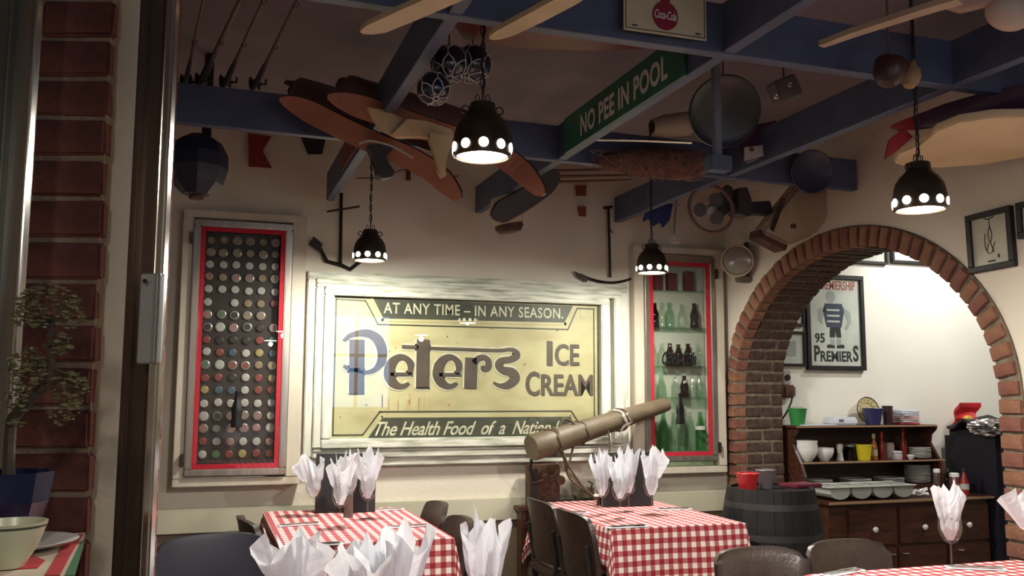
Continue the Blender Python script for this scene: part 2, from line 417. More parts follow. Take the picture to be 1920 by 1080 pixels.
# near left brick pillar
wl=bpy.data.objects.new('wall_left',None); col.objects.link(wl); wl['kind']='structure'; wl['label']='red brick pillar with rendered edge beside the steel door frame'
a=P(200,500,D=1.9); b=P(30,500,D=1.9); ux=(a-b); ux.z=0; ux.normalize(); un=Vector((-ux.y,ux.x,0))
if un.y>0: un=-un   # toward camera
Mb=Matrix(((ux.x,un.x,0),(ux.y,un.y,0),(0,0,1)))
xr=P(191,400,D=1.9); 
bm=NB(); c=Vector((xr.x,xr.y,1.6))-ux*.155-un*.022
box(bm,c,(.30,.03,3.2),Mb); link('mortar',bm,M_mort,wl)
ys=[18,98,178,254,336,418,498,586,662,742,825,905,980]
rl=random.Random(3)
for i,yy in enumerate(range(-3,17)):
    z=P(150,18+78.5*yy,D=1.9).z
    ww=.155+rl.uniform(-.004,.006)
    edge=rl.uniform(-.004,.004)
    c=Vector((xr.x,xr.y,z))-ux*(ww/2-edge-.0)-un*.012
    place_brick((ww,.03,.0755),M_brickL,wl,c,Mb,i%5)
    c2=Vector((xr.x,xr.y,z))-ux*(ww+.012+.1)-un*.012
    place_brick((.20,.03,.0755),M_brickL,wl,c2,Mb,(i+2)%5)
pa=P(204,500,D=1.96); pb=P(258,500,D=1.96)
bm=NB(); lo=Vector(((pa.x+pb.x)/2,(pa.y+pb.y)/2,1.6)); box(bm,lo,((pb-pa).length+.03,.03,3.2),Mb); link('render_edge',bm,M_wall,wl)
bm=NB(); q=P(-30,500,D=2.3); 
# narrow brick pier further back
pr_=bpy.data.objects.new('wall_pier',None); col.objects.link(pr_); pr_['kind']='structure'; pr_['label']='narrow brown brick pier seen past the steel frame'
q=P(296,800,D=3.4)
bm=NB(); box(bm,(q.x-.11,q.y,1.6),(.24,.10,3.2)); link('mortar',bm,M_mortd,pr_)
I3=Matrix.Identity(3)
for i in range(36):
    place_brick((.235,.11,.075),M_brickL,pr_,Vector((q.x-.105,q.y-.004,.05+.0865*i)),I3,i%4)
# steel door frame post
a=P(272,500,D=1.78); b=P(312,500,D=1.78)
dp=thing('door_post','brushed steel door post beside the brick pillar','door post',(a.x,a.y,0))
bm=NB(); box(bm,(0,0,1.6),(.052,.05,3.2),Mb,.004); o=link('steel_post',bm,M_alud,dp)
e=Vector(P(303,500,D=1.76))-Vector((a.x,a.y,0)); e.z=0
bm=NB(); box(bm,e+Vector((0,0,1.6)),(.016,.03,3.2),Mb,.005); link('bright_edge',bm,M_chrome,dp)
e2=Vector(P(252,500,D=1.75))-Vector((a.x,a.y,0)); e2.z=0
bm=NB(); box(bm,e2+Vector((0,0,1.6)),(.012,.03,3.2),Mb,.004); link('dark_stop',bm,M_alud,dp)
pl=Vector(P(283,597,D=1.70))-Vector((a.x,a.y,0))
bm=NB(); box(bm,pl+un*.0,(.044,.012,.168),Mb,.003); pt=link('strike_plate',bm,plain('plate_steel',(.42,.44,.44),.35,metal=.6),dp)
bm=NB(); box(bm,pl+ux*.011+un*.008,(.004,.006,.166),Mb,.001); link('ridge',bm,M_chrome,pt)
bm=NB(); box(bm,pl+ux*.017+un*.008,(.004,.006,.166),Mb,.001); link('ridge',bm,M_chrome,pt)
for yy in (527,668):
    s=Vector(P(272,yy,D=1.69))-Vector((a.x,a.y,0)); bm=NB()
    lathe(bm,[(.0045,0),(.004,.003)],12,M=Matrix.Translation(s+un*.0)@Vector((0,0,1)).rotation_difference(un).to_matrix().to_4x4()); link('screw',bm,M_black,pt)
# far-left frame strip
a=P(28,500,D=1.72)
lp=thing('sash_frame','pale metal sash strip left of the red bricks','window frame',(a.x,a.y,0))
tl=Vector(P(50,0,D=1.5)); 
bm=NB(); c0=Vector(P(22,500,D=1.72)); box(bm,Vector((c0.x-a.x,c0.y-a.y,1.6)),(.045,.03,3.2),Mb,.004); link('frame_strip',bm,M_alu,lp)
c0=Vector(P(-25,500,D=1.70)); bm=NB(); box(bm,Vector((c0.x-a.x,c0.y-a.y,1.6)),(.05,.05,3.2),Mb,.004); link('outer_strip',bm,mat('greygreen_paint',(.10,.11,.09),.4,.5),lp)
c0=Vector(P(40,500,D=1.69)); bm=NB(); box(bm,Vector((c0.x-a.x,c0.y-a.y,1.6)),(.008,.02,3.2),Mb,.002); link('bright_edge',bm,M_chrome,lp)

# =================================================================== BEAMS
def beam(x0,y0,x1,y1,label,zb=2.72,h=.19,w=.05,m=M_beam):
    d=Vector((x1-x0,y1-y0,0)); L=d.length; a=math.atan2(d.y,d.x)
    t=thing('ceiling_beam',label,'beam',((x0+x1)/2,(y0+y1)/2,zb),a,'blue ceiling beams')
    bm=NB(); box(bm,(0,0,h/2),(L,w,h),None,.003); link('timber',bm,m,t)
    return t
beam(-1.3,4.37,3.74,4.57,'long blue beam crossing under the ceiling nearest the back wall, with the fishing rods')
beam(-1.3,2.80,3.74,2.86,'blue cross beam that carries the cream drink sign',zb=2.72)
b1=beam(.735,-.4,.735,5.98,'blue rafter passing over the tall central lamp, left of the glass floats',zb=2.725,h=.186)
bm=NB(); box(bm,(2.0,.028,.09),(.9,.006,.12)); link('red_painted_patch',bm,mat('faded_red_paint',(.26,.05,.05),.6),b1)
beam(1.77,-.4,1.77,6.05,'blue rafter carrying the green pool sign',zb=2.725,h=.186)
beam(2.835,-.4,2.835,6.05,'blue rafter ending behind the right anchor',zb=2.725,h=.186)
beam(-.33,-.4,-.33,6.05,'blue rafter at the far left above the bottle cap cabinet',zb=2.725,h=.186)

# =================================================================== PENDANT LAMPS
def chainbm(z0,z1,link_l=.042,r=.0022,w=.008):
    bm=NB(); z=z0; k=0
    while z<z1:
        pts=[]
        for i in range(10):
            a=2*PI*i/10; x=w*math.cos(a); zz=(link_l/2)*math.sin(a)
            pts.append((x,0,z+zz) if k%2 else (0,x,z+zz))
        tube(bm,pts,r,5,closed=True); z+=link_l*.74; k+=1
    return bm
def make_lamp(label,loc,s=1.0,rz=0,z_top=CH):
    t=thing('pendant_lamp',label,'lamp',loc,rz,'black pierced pendant lamps')
    prof=[(.092,.0),(.098,.004),(.1,.05),(.097,.062),(.094,.085),(.087,.108),(.073,.130),(.056,.146),(.046,.158),(.043,.186),(.036,.190),(.012,.193)]
    bm=NB(); lathe(bm,prof,40,cap=False); 
    lathe(bm,[(r-.003,z) for r,z in prof[:-1]],40,cap=False)
    sh=link('lamp_shade',bm,M_shade,t,True)
    for k in range(10):
        a=2*PI*k/10+.22
        n=Vector((math.cos(a),math.sin(a),0)); M=Matrix.Translation(n*.0985+Vector((0,0,.029)))@Vector((0,0,1)).rotation_difference(n).to_matrix().to_4x4()
        bm=NB(); lathe(bm,[(.0165,0),(.0165,.003)],16,M=M); link('light_hole',bm,M_glow,sh)
    bm=NB(); lathe(bm,[(.088,.010),(.088,.014)],32); link('diffuser',bm,M_glow,t)
    for sx in (-1,1):
        bm=NB(); pts=[(sx*(.058+.013*math.cos(2*PI*i/14)),0,.165+.013*math.sin(2*PI*i/14)) for i in range(14)]
        tube(bm,pts,.0032,6,closed=True)
        link('side_loop',bm,M_shade,t)
    bm=NB(); 
    for sx in (-1,1):
        pts=[(sx*(.018+.007*math.cos(2*PI*i/12)),0,.203+.016*math.sin(2*PI*i/12)) for i in range(12)]
        tube(bm,pts,.0022,5,closed=True)
    chain=chainbm(.23,(z_top-loc[2])/s); me=bpy.data.meshes.new('x'); chain.to_mesh(me); chain.free(); bm.from_mesh(me)
    link('chain',bm,M_black,t,True)
    bm=NB(); tube(bm,[(.004*math.sin(i*1.7),.004*math.cos(i*2.1),.19+i*((z_top-loc[2])/s-.19)/12) for i in range(13)],.0035,6); link('cord',bm,M_black,t)
    t.scale=(s,s,s)
    return t
LM=[((.91,5.42,2.262),1.0,'smaller black lamp hanging beside the left anchor above the framed sign',-.2),
    ((2.70,5.25,2.247),1.0,'smaller black lamp hanging between the right anchor and the bottle cabinet',.1),
    ((.885,2.985,2.30),1.03,'large central black lamp hanging in front of the crossed skis',-.15),
    ((2.60,2.805,2.195),1.0,'large black lamp at the right below the red hull',.12)]
for loc,s,lb,rz in LM:
    make_lamp(lb,loc,s,rz)
    light('lamp_and_fill_light','POINT',(loc[0],loc[1],loc[2]-.008),LAMP_W*.28,(1,.94,.83),.012)
    light('lamp_and_fill_light','AREA',(loc[0],loc[1],loc[2]-.001),LAMP_W*.72,(1,.94,.84),.17)
for x,y in ((.9,.4),(2.65,.4),(.9,-1.9),(-.45,.15)):   # unseen fill lights carrying on the lamp grid; the last added for the pillar
    light('lamp_and_fill_light','AREA',(x,y,2.2),BACK_W,(1,.89,.78),.18)
    light('lamp_and_fill_light','POINT',(x,y,2.15),BACK_P,(1,.88,.80),.03)
# side room ceiling spots
light('side_room_light','SPOT',(5.7,5.1,3.1),SIDE_W*1.3,(1,.99,.95),.06,(R(38),0,R(-4)),R(95))
light('side_room_light','POINT',(5.4,4.2,2.95),SIDE_W*.7,(1,.97,.91),.12)
# =================================================================== FRAMED SIGN
Xf0,Xf1,Zf0,Zf1=.615,2.91,1.00,2.268
Xs0,Xs1,Zs0,Zs1=.768,2.70,1.163,2.132
sg=thing('framed_sign','large framed yellow enamel ice cream sign in a whitewashed wooden frame on the back wall','sign',(0,0,0))
def rail(lo,hi,nm='frame_rail'):
    bm=NB(); lo_hi(bm,lo,hi,.006); return link(nm,bm,M_wwoodh if abs(hi[0]-lo[0])>abs(hi[2]-lo[2]) else M_wwoodv,sg)
y0=6.095
for (a,b,c,d,yd) in ((Xf0,Xf1,Zf0,Zf1,6.045),(Xf0+.055,Xf1-.055,Zf0+.055,Zf1-.045,6.025),(Xs0-.045,Xs1+.045,Zs0-.045,Zs1+.04,6.005)):
    wd=.062 if yd>6.0 else .05
    rail((a,yd,d-wd),(b,y0,d)); rail((a,yd,c),(b,y0,c+wd))
    rail((a,yd,c+wd),(a+wd,y0,d-wd),'frame_stile'); rail((b-wd,yd,c+wd),(b,y0,d-wd),'frame_stile')
# little bead steps
for z in (Zf0+.10,Zf0+.125,Zf1-.085):
    bm=NB(); lo_hi(bm,(Xf0+.06,6.018,z),(Xf1-.06,6.03,z+.008),.002); link('bead',bm,M_wwoodh,sg)
SW,SH=Xs1-Xs0,Zs1-Zs0
def T(x,z,y=6.06): # sign coords 0..1 scaled from crop pixels (265..1568, 165..888)
    return Vector((Xs0+x*SW,y,Zs0+z*SH))
def cp(px,py):  # detail crop pixel -> sign uv on the sign's plane
    q=P(520+px/2.5712,480+py/2.5714,Y=6.06); return (q.x-Xs0)/SW,(q.z-Zs0)/SH
bm=NB(); lo_hi(bm,(Xs0,6.062,Zs0),(Xs1,6.075,Zs1)); link('tin_plate',bm,M_yel,sg)
def poly(pts,m,nm,y=6.0605,th=.0012,par=None):
    bm=NB(); prism(bm,[T(x,z,y) for x,z in pts],(0,-th,0)); return link(nm,bm,m,par or sg)
def line(pts,wd,m,nm,y=6.06,th=.0012,closed=False):
    bm=NB(); P3=[Vector((x*SW,z*SH)) for x,z in pts]
    if closed: P3=P3+[P3[0]]
    for a,b in zip(P3,P3[1:]):
        d=(b-a).normalized(); n=Vector((-d.y,d.x))*wd/2; e=d*wd*.4
        q=[a-e+n,b+e+n,b+e-n,a-e-n]
        prism(bm,[(Xs0+v.x,y,Zs0+v.y) for v in q],(0,-th,0))
    return link(nm,bm,m,sg)
# dark rim strips at left / right / bottom / top
poly([(0,.0),(.004,0),(.004,1),(0,1)],M_sgreen,'edge_strip'); poly([(.985,0),(1,0),(1,.97),(.985,.97)],M_sgreen,'edge_strip')
poly([(0,.965),(0,1),(1,1),(1,.975)],M_sgreen,'edge_strip')
poly([(.14,.965),(.18,.82),(.855,.835),(.895,.965)],M_sgreen,'top_panel')
poly([(.125,.0),(.185,.155),(.875,.155),(.93,0)],M_sgreen,'bottom_panel')
poly([(.22,.0),(.22,.0),(.93,0),(.93,.006)],M_sgreen,'edge_strip')
in_=[(.02,.045),(.02,.95),(.118,.95),(.165,.80),(.862,.80),(.908,.945),(.975,.945),(.975,.04)]
line([(.018,.955),(.118,.95),(.163,.79),(.868,.79),(.905,.948),(.972,.948),(.972,.035),(.935,.035),(.88,.195),(.175,.195),(.118,.04),(.018,.04)],.0085,M_sgreen,'border_line',closed=True)
line([(.14,.965),(.178,.822),(.857,.83),(.893,.965)],.018,M_yel,'border_line',y=6.0595)
line([(.125,.0),(.183,.16),(.877,.16),(.932,0)],.012,M_yel,'border_line',y=6.0595)
# strokes for the big word (crop px)
def st(pts,wpx,m,y,nm,sm=5,bmx=None):
    bm=bmx or NB()
    pp=[cp(*p) for p in pts]
    ws=[w*SW/1310 for w in (wpx if isinstance(wpx,list) else [wpx,wpx])]
    ribbon(bm,[(Xs0+u*SW,Zs0+v*SH) for u,v in pp],ws,lambda x,z:Vector((x,y,z)),.0015,0,sm)
    return bm
letters=[
 [([(382,403),(380,664)],64,1),([(318,408),(345,385),(390,372),(440,374),(480,400),(502,450),(498,505),(470,545),(430,560),(385,556)],[10,18,26,38,44,42,34,20,16,14],5),([(320,528),(340,545),(365,550),(400,548)],[16,14,18,16],4)],
 [([(636,572),(640,520),(612,490),(575,492),(545,525),(538,575),(560,615),(600,628),(632,612)],[14,30,26,30,44,48,40,22,12],5),([(545,570),(648,570)],16,1)],
 [([(702,402),(698,636)],58,1),([(668,636),(730,636)],8,1)],
 [([(868,572),(872,520),(845,490),(810,492),(780,525),(773,575),(795,615),(832,628),(864,612)],[14,30,26,30,44,48,40,22,12],5),([(780,572),(882,572)],16,1)],
 [([(933,490),(928,638)],56,1),([(945,515),(970,492),(1000,490),(1015,510),(1012,540),(990,548),(985,530)],[24,26,26,28,26,18,10],5)],
 [([(600,437),(680,440)],16,1),([(730,444),(900,450),(1060,455),(1120,450),(1148,462),(1150,482),(1120,498),(1080,505),(1065,525),(1085,550),(1130,560),(1142,590),(1110,622),(1070,625),(1042,610)],[14,14,14,16,26,30,28,30,34,36,42,46,34,20,12],5)],
]
bigw=bpy.data.objects.new('big_word',None); col.objects.link(bigw); bigw.parent=sg
for L in letters:
    bm=NB(); 
    for pts,wpx,sm in L: st(pts,[x+16 for x in wpx] if isinstance(wpx,list) else wpx+16,None,6.0602,'',sm,bm)
    link('letter_outline',bm,M_slite,bigw)
    bm=NB()
    for pts,wpx,sm in L: st(pts,wpx,None,6.0585,'',sm,bm)
    link('letter',bm,M_sbrown,bigw)
    bm=NB()
    for pts,wpx,sm in L: st([(x+5,y+3) for x,y in pts],wpx,None,6.0594,'',sm,bm)
    link('letter_shadow',bm,M_sgreen,bigw)
def sgtext(body,px,py,h,m=M_sbrown,sx=1,bold=.004,y=6.058,shear=0,**k):
    u,v=cp(px,py); p=T(u,v,y); return text(body,m,sg,p,h,bold=bold,sx=sx,shear=shear,**k)
def signtext(body,x0,y0,x1,y1,m,bold=0,shear=0,sp=1,y=6.058,dx=0,sh=None):
    a=T(*cp(x0,y1),y); b=T(*cp(x1,y1),y); c=T(*cp((x0+x1)/2,y0),y); d=T(*cp((x0+x1)/2,y1),y)
    uz=c-d; zc=(T(*cp(x0,(y0+y1)/2),y).z+T(*cp(x1,(y0+y1)/2),y).z)/2
    o=a.copy(); o.z=zc-uz.z/2
    fittext(body,m,sg,o,(b.x-a.x,0,0),(0,0,uz.z),bold,shear,sp=sp)
    if sh: fittext(body,sh,sg,o+Vector((.006,.0012,-.004)),(b.x-a.x,0,0),(0,0,uz.z),bold+.004,shear,sp=sp)
for body,x0,y0,x1,y1 in (('I',1300,410,1324,528),('CE',1338,424,1453,528),('C',1197,556,1262,674),('REAM',1272,570,1518,672)):
    signtext(body,x0,y0,x1,y1,M_sbrown,.012,sh=M_sgreen)
signtext('AT ANY TIME \u2013 IN ANY SEASON.',512,238,1378,290,M_slite,.012,sp=1.08,y=6.0585)
signtext('The Health Food  of  a  Nation !',470,795,1360,862,M_slite,.012,.45,sp=.95,y=6.0585)
rr=random.Random(8)
for i in range(26):
    px=rr.uniform(500,860); py=rr.uniform(660,700); l_=rr.uniform(30,110)
    u,v=cp(px,py); u2_,v2_=cp(px,min(py+l_,762))
    line([(u,v),(u2_,v2_)],rr.uniform(.003,.007),mat('rust_streak',(.50,.38,.17),.7,c2=(.44,.31,.13),scale=10),'rust_streak',y=6.0612,th=.0003)
for i in range(16):
    px=rr.uniform(300,1500); py=rr.uniform(340,860); u,v=cp(px,py); s_=rr.uniform(.002,.004)
    poly([(u-s_,v),(u,v+s_*2),(u+s_,v),(u,v-s_*2)],M_srust,'chip',y=6.0600)
bm=NB(); lo_hi(bm,(Xs0,6.028,Zs0),(Xs1,6.031,Zs1)); link('sign_pane',bm,M_sglass,sg)

# =================================================================== DISPLAY CABINETS
def cabinet(nm,label,x0,x1,z0,z1,ox0,ox1,oz0,oz1,hinge_side,yb=6.095,yf=5.985):
    t=thing(nm,label,'cabinet',(0,0,0))
    bm=NB()
    for lo,hi in (((ox0,yf+.02,oz1-.05),(ox1,yb,oz1)),((ox0,yf+.02,oz0),(ox1,yb,oz0+.05)),((ox0,yf+.02,oz0+.05),(x0,yb,oz1-.05)),((x1,yf+.02,oz0+.05),(ox1,yb,oz1-.05))): lo_hi(bm,lo,hi,.005)
    link('outer_trim',bm,M_cabwood,t)
    f=.042
    fr=bpy.data.objects.new('door',None); col.objects.link(fr); fr.parent=t
    for lo,hi,n in (((x0,yf,z1-f),(x1,yf+.03,z1),'door_rail'),((x0,yf,z0),(x1,yf+.03,z0+f),'door_rail'),((x0,yf,z0+f),(x0+f,yf+.03,z1-f),'door_stile'),((x1-f,yf,z0+f),(x1,yf+.03,z1-f),'door_stile')):
        bm=NB(); lo_hi(bm,lo,hi,.007); link(n,bm,M_cabsteel,fr)
    g=.03
    bm=NB(); a0,a1,c0,c1=x0+f,x1-f,z0+f,z1-f
    for lo,hi in (((a0,yf+.012,c1-g),(a1,yf+.02,c1)),((a0,yf+.012,c0),(a1,yf+.02,c0+g)),((a0,yf+.012,c0+g),(a0+g,yf+.02,c1-g)),((a1-g,yf+.012,c0+g),(a1,yf+.02,c1-g))): lo_hi(bm,lo,hi)
    link('red_border',bm,M_red,fr)
    bm=NB(); lo_hi(bm,(a0,yf+.008,c0),(a1,yf+.011,c1)); link('door_pane',bm,M_glass,fr)
    hx=x0-.012 if hinge_side<0 else x1+.012
    for z in (z0+.10,z1-.12):
        bm=NB(); box(bm,(hx,yf+.005,z),(.02,.03,.075),None,.004); link('hinge',bm,M_alud,fr)
    return t,fr,(a0,a1,c0,c1)
bottle_sil=[(.0,0),(.026,.002),(.027,.03),(.022,.055),(.026,.085),(.024,.11),(.012,.15),(.0095,.175),(.012,.18),(.011,.195),(.0,.197)]
lc,lfr,(a0,a1,c0,c1)=cabinet('bottle_cap_cabinet','tall steel framed wall case of bottle caps on a black board with red border',-.098,.505,.965,2.555,-.165,.595,.90,2.62,-1)
bm=NB(); lo_hi(bm,(a0,6.05,c0),(a1,6.09,c1)); link('cap_board',bm,M_bboard,lc)
caps_m=[plain('cap_white',(0.384,0.372,0.341),.4),plain('cap_red',(0.186,0.037,0.031),.4),plain('cap_rose',(0.260,0.136,0.118),.4),plain('cap_green',(0.062,0.136,0.068),.4),plain('cap_gold',(0.310,0.248,0.099),.4),plain('cap_blue',(0.043,0.081,0.118),.4),plain('cap_black',(0.022,0.019,0.019),.4),plain('cap_tan',(0.223,0.167,0.105),.4),plain('cap_silver',(0.279,0.267,0.254),.3,metal=.6)]
W_,Rd,Ro,Gn,Go,Bu,Bk,Tn,Si=range(9)
rows=[[Tn]*6,[Tn]*6,[W_]*6,[Ro,Tn,Ro,Ro,Tn,Tn],[W_]*6,[W_,-1,W_,Tn,Tn,Rd],[Ro,Gn,Bk,Tn,Tn,-1],[Bk,W_,Ro,Bk,Bk,Ro],[Rd,Bk,Bk,Bk,Rd,Gn],[W_,Rd,Bu,W_,Go,Bu],[Gn,W_,Rd,Rd,Tn,Go],[Rd,Rd,Bk,W_,Rd,Go],[Go,Bu,Bu,W_,Rd,Rd],[W_,W_,W_,W_,W_,W_],[W_,Bk,Ro,Tn,Ro,W_],[Ro,Si,Ro,Ro,Ro,W_],[Rd,W_,Ro,W_,W_,Ro],[W_,Gn,Rd,Go,Rd,Rd]]
big={0,1,3,6,7,10,14,15}
rc=random.Random(2); capme={}
zt,zb_=c1-.075,c0+.085
for i,row in enumerate(rows):
    z=zt+(zb_-zt)*i/17
    for j,k in enumerate(row):
        if k<0: continue
        r=.0305 if (i in big and rc.random()<.8) else .0255
        key=(r,k)
        if key not in capme:
            bm=NB(); pr=[(r,0),(r,.004),(r*.94,.010),(r*.8,.012)]
            M=Matrix.Rotation(R(90),4,'X')
            n=21
            lathe(bm,pr,n,M=M)
            for v in bm.verts:
                pass
            if r>.028: # inner printed disc
                lathe(bm,[(r*.68,.0125),(r*.66,.0135)],16,M=M,mi=1)
            else: lathe(bm,[(r*.5,.0125),(r*.45,.0128)],12,M=M,mi=1)
            me=bpy.data.meshes.new('bottle_cap'); bm.to_mesh(me); bm.free()
            if r>.028: me.materials.append(caps_m[Si] if k!=W_ else caps_m[W_]); me.materials.append(caps_m[k])
            else: me.materials.append(caps_m[k]); me.materials.append(caps_m[k])
            capme[key]=me
        o=bpy.data.objects.new('bottle_cap',capme[key]); col.objects.link(o); o.parent=lc
        o.location=(a0+.058+(a1-a0-.116)*j/5+rc.uniform(-.003,.003),6.049,z+rc.uniform(-.004,.004)); o.rotation_euler=(0,rc.uniform(0,6),0)
def bottle_handle(t,x,z,yf=5.985):
    bm=NB(); lathe(bm,bottle_sil,20,c=(0,0,0)); 
    for v in bm.verts: v.co=Vector((v.co.x*1.3+x,v.co.y*.5+yf-.014,v.co.z*1.15+z))
    o=link('handle',bm,plain('handle_black',(.006,.006,.006),.3),t,True); o['label']='black bottle-shaped door handle'; return o
hp=P(443,802,Y=5.97); bottle_handle(lfr,hp.x,hp.z)
rcab,rfr,(b0,b1_,d0,d1)=cabinet('bottle_cabinet','tall steel framed wall cabinet of glass bottles with red border beside the arch',3.02,3.605,.985,2.49,2.945,3.69,.90,2.56,1)
bm=NB(); lo_hi(bm,(b0,6.091,d0),(b1_,6.096,d1)); link('back_panel',bm,plain('cab_back',(.40,.43,.35),.7),rcab)
hp=P(1276,796,Y=5.97); bottle_handle(rfr,hp.x,hp.z)
# red top box / dark header inside
sh_z=[P(1270,y,Y=6.03).z for y in (545,614,686,745,843)]
for z in sh_z:
    bm=NB(); lo_hi(bm,(b0,6.012,z-.006),(b1_,6.087,z)); link('glass_shelf',bm,M_gshelf,rcab)
a=P(1241,684,Y=5.99); b=P(1306,660,Y=5.99)
fittext('Coca-Cola',plain('decal_black',(.008,.008,.008),.4),rfr,a,(b.x-a.x,0,0),(0,0,b.z-a.z),.03,.35,'pane_lettering',.9)
def bottle(profile,m,loc,label,group,n=18,cap=None,labelband=None,nm='glass_bottle',cat='bottle',liquid=None,mcap=None,mlab=None):
    t=thing(nm,label,cat,loc,0,group)
    bm=NB(); lathe(bm,profile,n,cap=False); lathe(bm,[(profile[0][0],profile[0][1]),(.001,profile[0][1]+.001)],n,cap=False)
    link('bottle_body',bm,m,t,True)
    if labelband:
        z0_,z1_,r_=labelband; bm=NB(); lathe(bm,[(r_,z0_),(r_,z1_)],n,cap=False); link('paper_label',bm,mlab,t,True)
    if cap:
        z0_,z1_,r_=cap; bm=NB(); lathe(bm,[(r_,z0_),(r_,z1_),(r_*.8,z1_+.002)],n); link('bottle_cap',bm,mcap or M_black,t,True)
    return t
cont=[(.024,0),(.0265,.01),(.0255,.04),(.022,.06),(.026,.09),(.025,.11),(.014,.15),(.0105,.18),(.013,.183),(.0125,.198)]
tall=[(.035,0),(.037,.01),(.037,.13),(.033,.16),(.018,.22),(.013,.27),(.015,.273),(.015,.285)]
strt=[(.026,0),(.028,.01),(.028,.10),(.022,.13),(.013,.16),(.012,.20),(.0145,.203),(.014,.212)]
def sc_(p,h,r=1.28): k=h/p[-1][1]; return [(a*r,b*k) for a,b in p]
MW=plain('bottle_label_white',(.55,.55,.50),.6); MRl=plain('bottle_label_red',(.30,.04,.04),.6)
spec=[ # shelf index, [(px, type, material, color words, label?)]
 (1,[(1229,cont,M_gb,'dark brown'),(1243,strt,M_gc,'clear glass'),(1257,strt,M_gg,'pale green'),(1281,strt,M_gc,'clear frosted'),(1304,cont,M_gb,'dark full')],.185,'top shelf of bottles'),
 (2,[(1226,cont,M_gc,'clear'),(1242,strt,M_gc,'clear straight'),(1257,cont,M_gb,'dark'),(1273,cont,M_gb,'dark'),(1291,cont,M_gb,'dark'),(1309,cont,M_gc,'clear')],.165,'second shelf of bottles'),
 (3,[(1226,cont,M_gc,'clear'),(1240,strt,M_gg,'light green'),(1266,cont,M_gc,'clear ribbed'),(1283,cont,M_gb,'dark'),(1298,cont,M_gc,'clear'),(1311,cont,M_gg,'light green')],.165,'third shelf of bottles'),
 (4,[(1226,strt,M_ggd,'small green'),(1243,tall,M_ggd,'deep green'),(1262,tall,M_gg,'light green'),(1279,tall,M_gg,'light green'),(1292,tall,M_gg,'pale green'),(1312,tall,M_ggd,'green white-labelled')],.27,'bottom shelf of bottles')]
ords=['first','second','third','fourth','fifth','sixth']
for si,L,h,words in spec:
    for k,(px,pf,m,cw) in enumerate(L):
        x=P(px,700,Y=6.045).x; hh=h*(1 if pf is not strt else 1.0)*(1.0 if k%3 else .96)
        if si==4 and k==0: hh=.2
        bottle(sc_(pf,hh,1.1 if pf is tall else 1.28),m,(x,6.048,sh_z[si]+.0005),'%s bottle, %s from left on the %s in the right cabinet'%(cw,ords[k],words.replace(' of bottles','')),'glass bottles in the wall cabinet',
          labelband=(hh*.52,hh*.62,.0385) if (si==4 and k==5) else None,mlab=MW if si==4 else MRl)
for k,px in enumerate((1232,1258,1290)):
    x=P(px,520,Y=6.05).x; bm=NB(); box(bm,(x,6.05,sh_z[0]+.055+.01*k),(.07,.05,.11+.02*k),None,.004)
    tag(link('drink_carton',bm,plain('carton_maroon',(.10,.02,.025),.6)),['dark red carton at the left end of the top cabinet shelf','dark red carton in the middle of the top cabinet shelf','taller dark red carton on the right of the top cabinet shelf'][k],'box','cartons on the top cabinet shelf')

# =================================================================== WALL OBJECTS
def flat(nm,label,cat,pts,Y,th,m,group=None):
    bm=NB(); prism(bm,[P(x,y,Y=Y) for x,y in pts],(0,th,0)); return tag(link(nm,bm,m),label,cat,group)
flat('signal_flag','dark red signal flag with a notched side below the blue beam','flag',[(466,250),(509,256),(492,283),(510,315),(466,312)],6.06,.006,M_flagr,'signal flags on the back wall')
flat('signal_flag','black tapered signal flag beside the red notched flag','flag',[(562,251),(612,256),(604,289),(577,289)],6.06,.006,M_flagk,'signal flags on the back wall')
flat('signal_flag','small red-brown square flag, upper of two, left of the right anchor','flag',[(1079,348),(1100,347),(1099,367),(1081,367)],6.06,.006,plain('rust_flag',(.20,.05,.02),.8),'signal flags on the back wall')
flat('signal_flag','small red-brown square flag, lower of two, left of the right anchor','flag',[(1083,387),(1099,387),(1099,406),(1086,405)],6.06,.006,plain('rust_flag',(.20,.05,.02),.8),'signal flags on the back wall')
flat('signal_flag','short brown flag behind the middle ski ends','flag',[(1020,350),(1029,350),(1028,363),(1021,363)],6.06,.006,plain('rust_flag',(.20,.05,.02),.8),'signal flags on the back wall')
flat('signal_flag','narrow brown hanging flag behind the ski bindings','flag',[(761,314),(770,314),(770,338),(761,338)],6.06,.006,M_rust,'signal flags on the back wall')
bm=NB(); tube(bm,smoothpts([P(x,y,Y=6.05) for x,y in ((668,334),(720,332),(760,318),(800,334),(860,330))]),.004,6); tag(link('flag_line',bm,M_brope),'thin dark line strung on the wall behind the skis','rope')
for k,(ya,yb_,xa,xb) in enumerate(((320,317,1030,1190),(331,328,1030,1195),(342,337,1020,1185))):
    bm=NB(); tube(bm,[P(xa,ya,Y=5.9),P((xa+xb)/2,(ya+yb_)/2,Y=5.9),P(xb,yb_,Y=5.9)],[.011,.009,.006],8)
    tag(link('bamboo_rod',bm,plain('bamboo_dark',(.16,.09,.05),.6)),['uppermost','middle','lowest'][k]+' of three brown bamboo rods hung behind the blue rafter','rod','bamboo rods on the back wall')
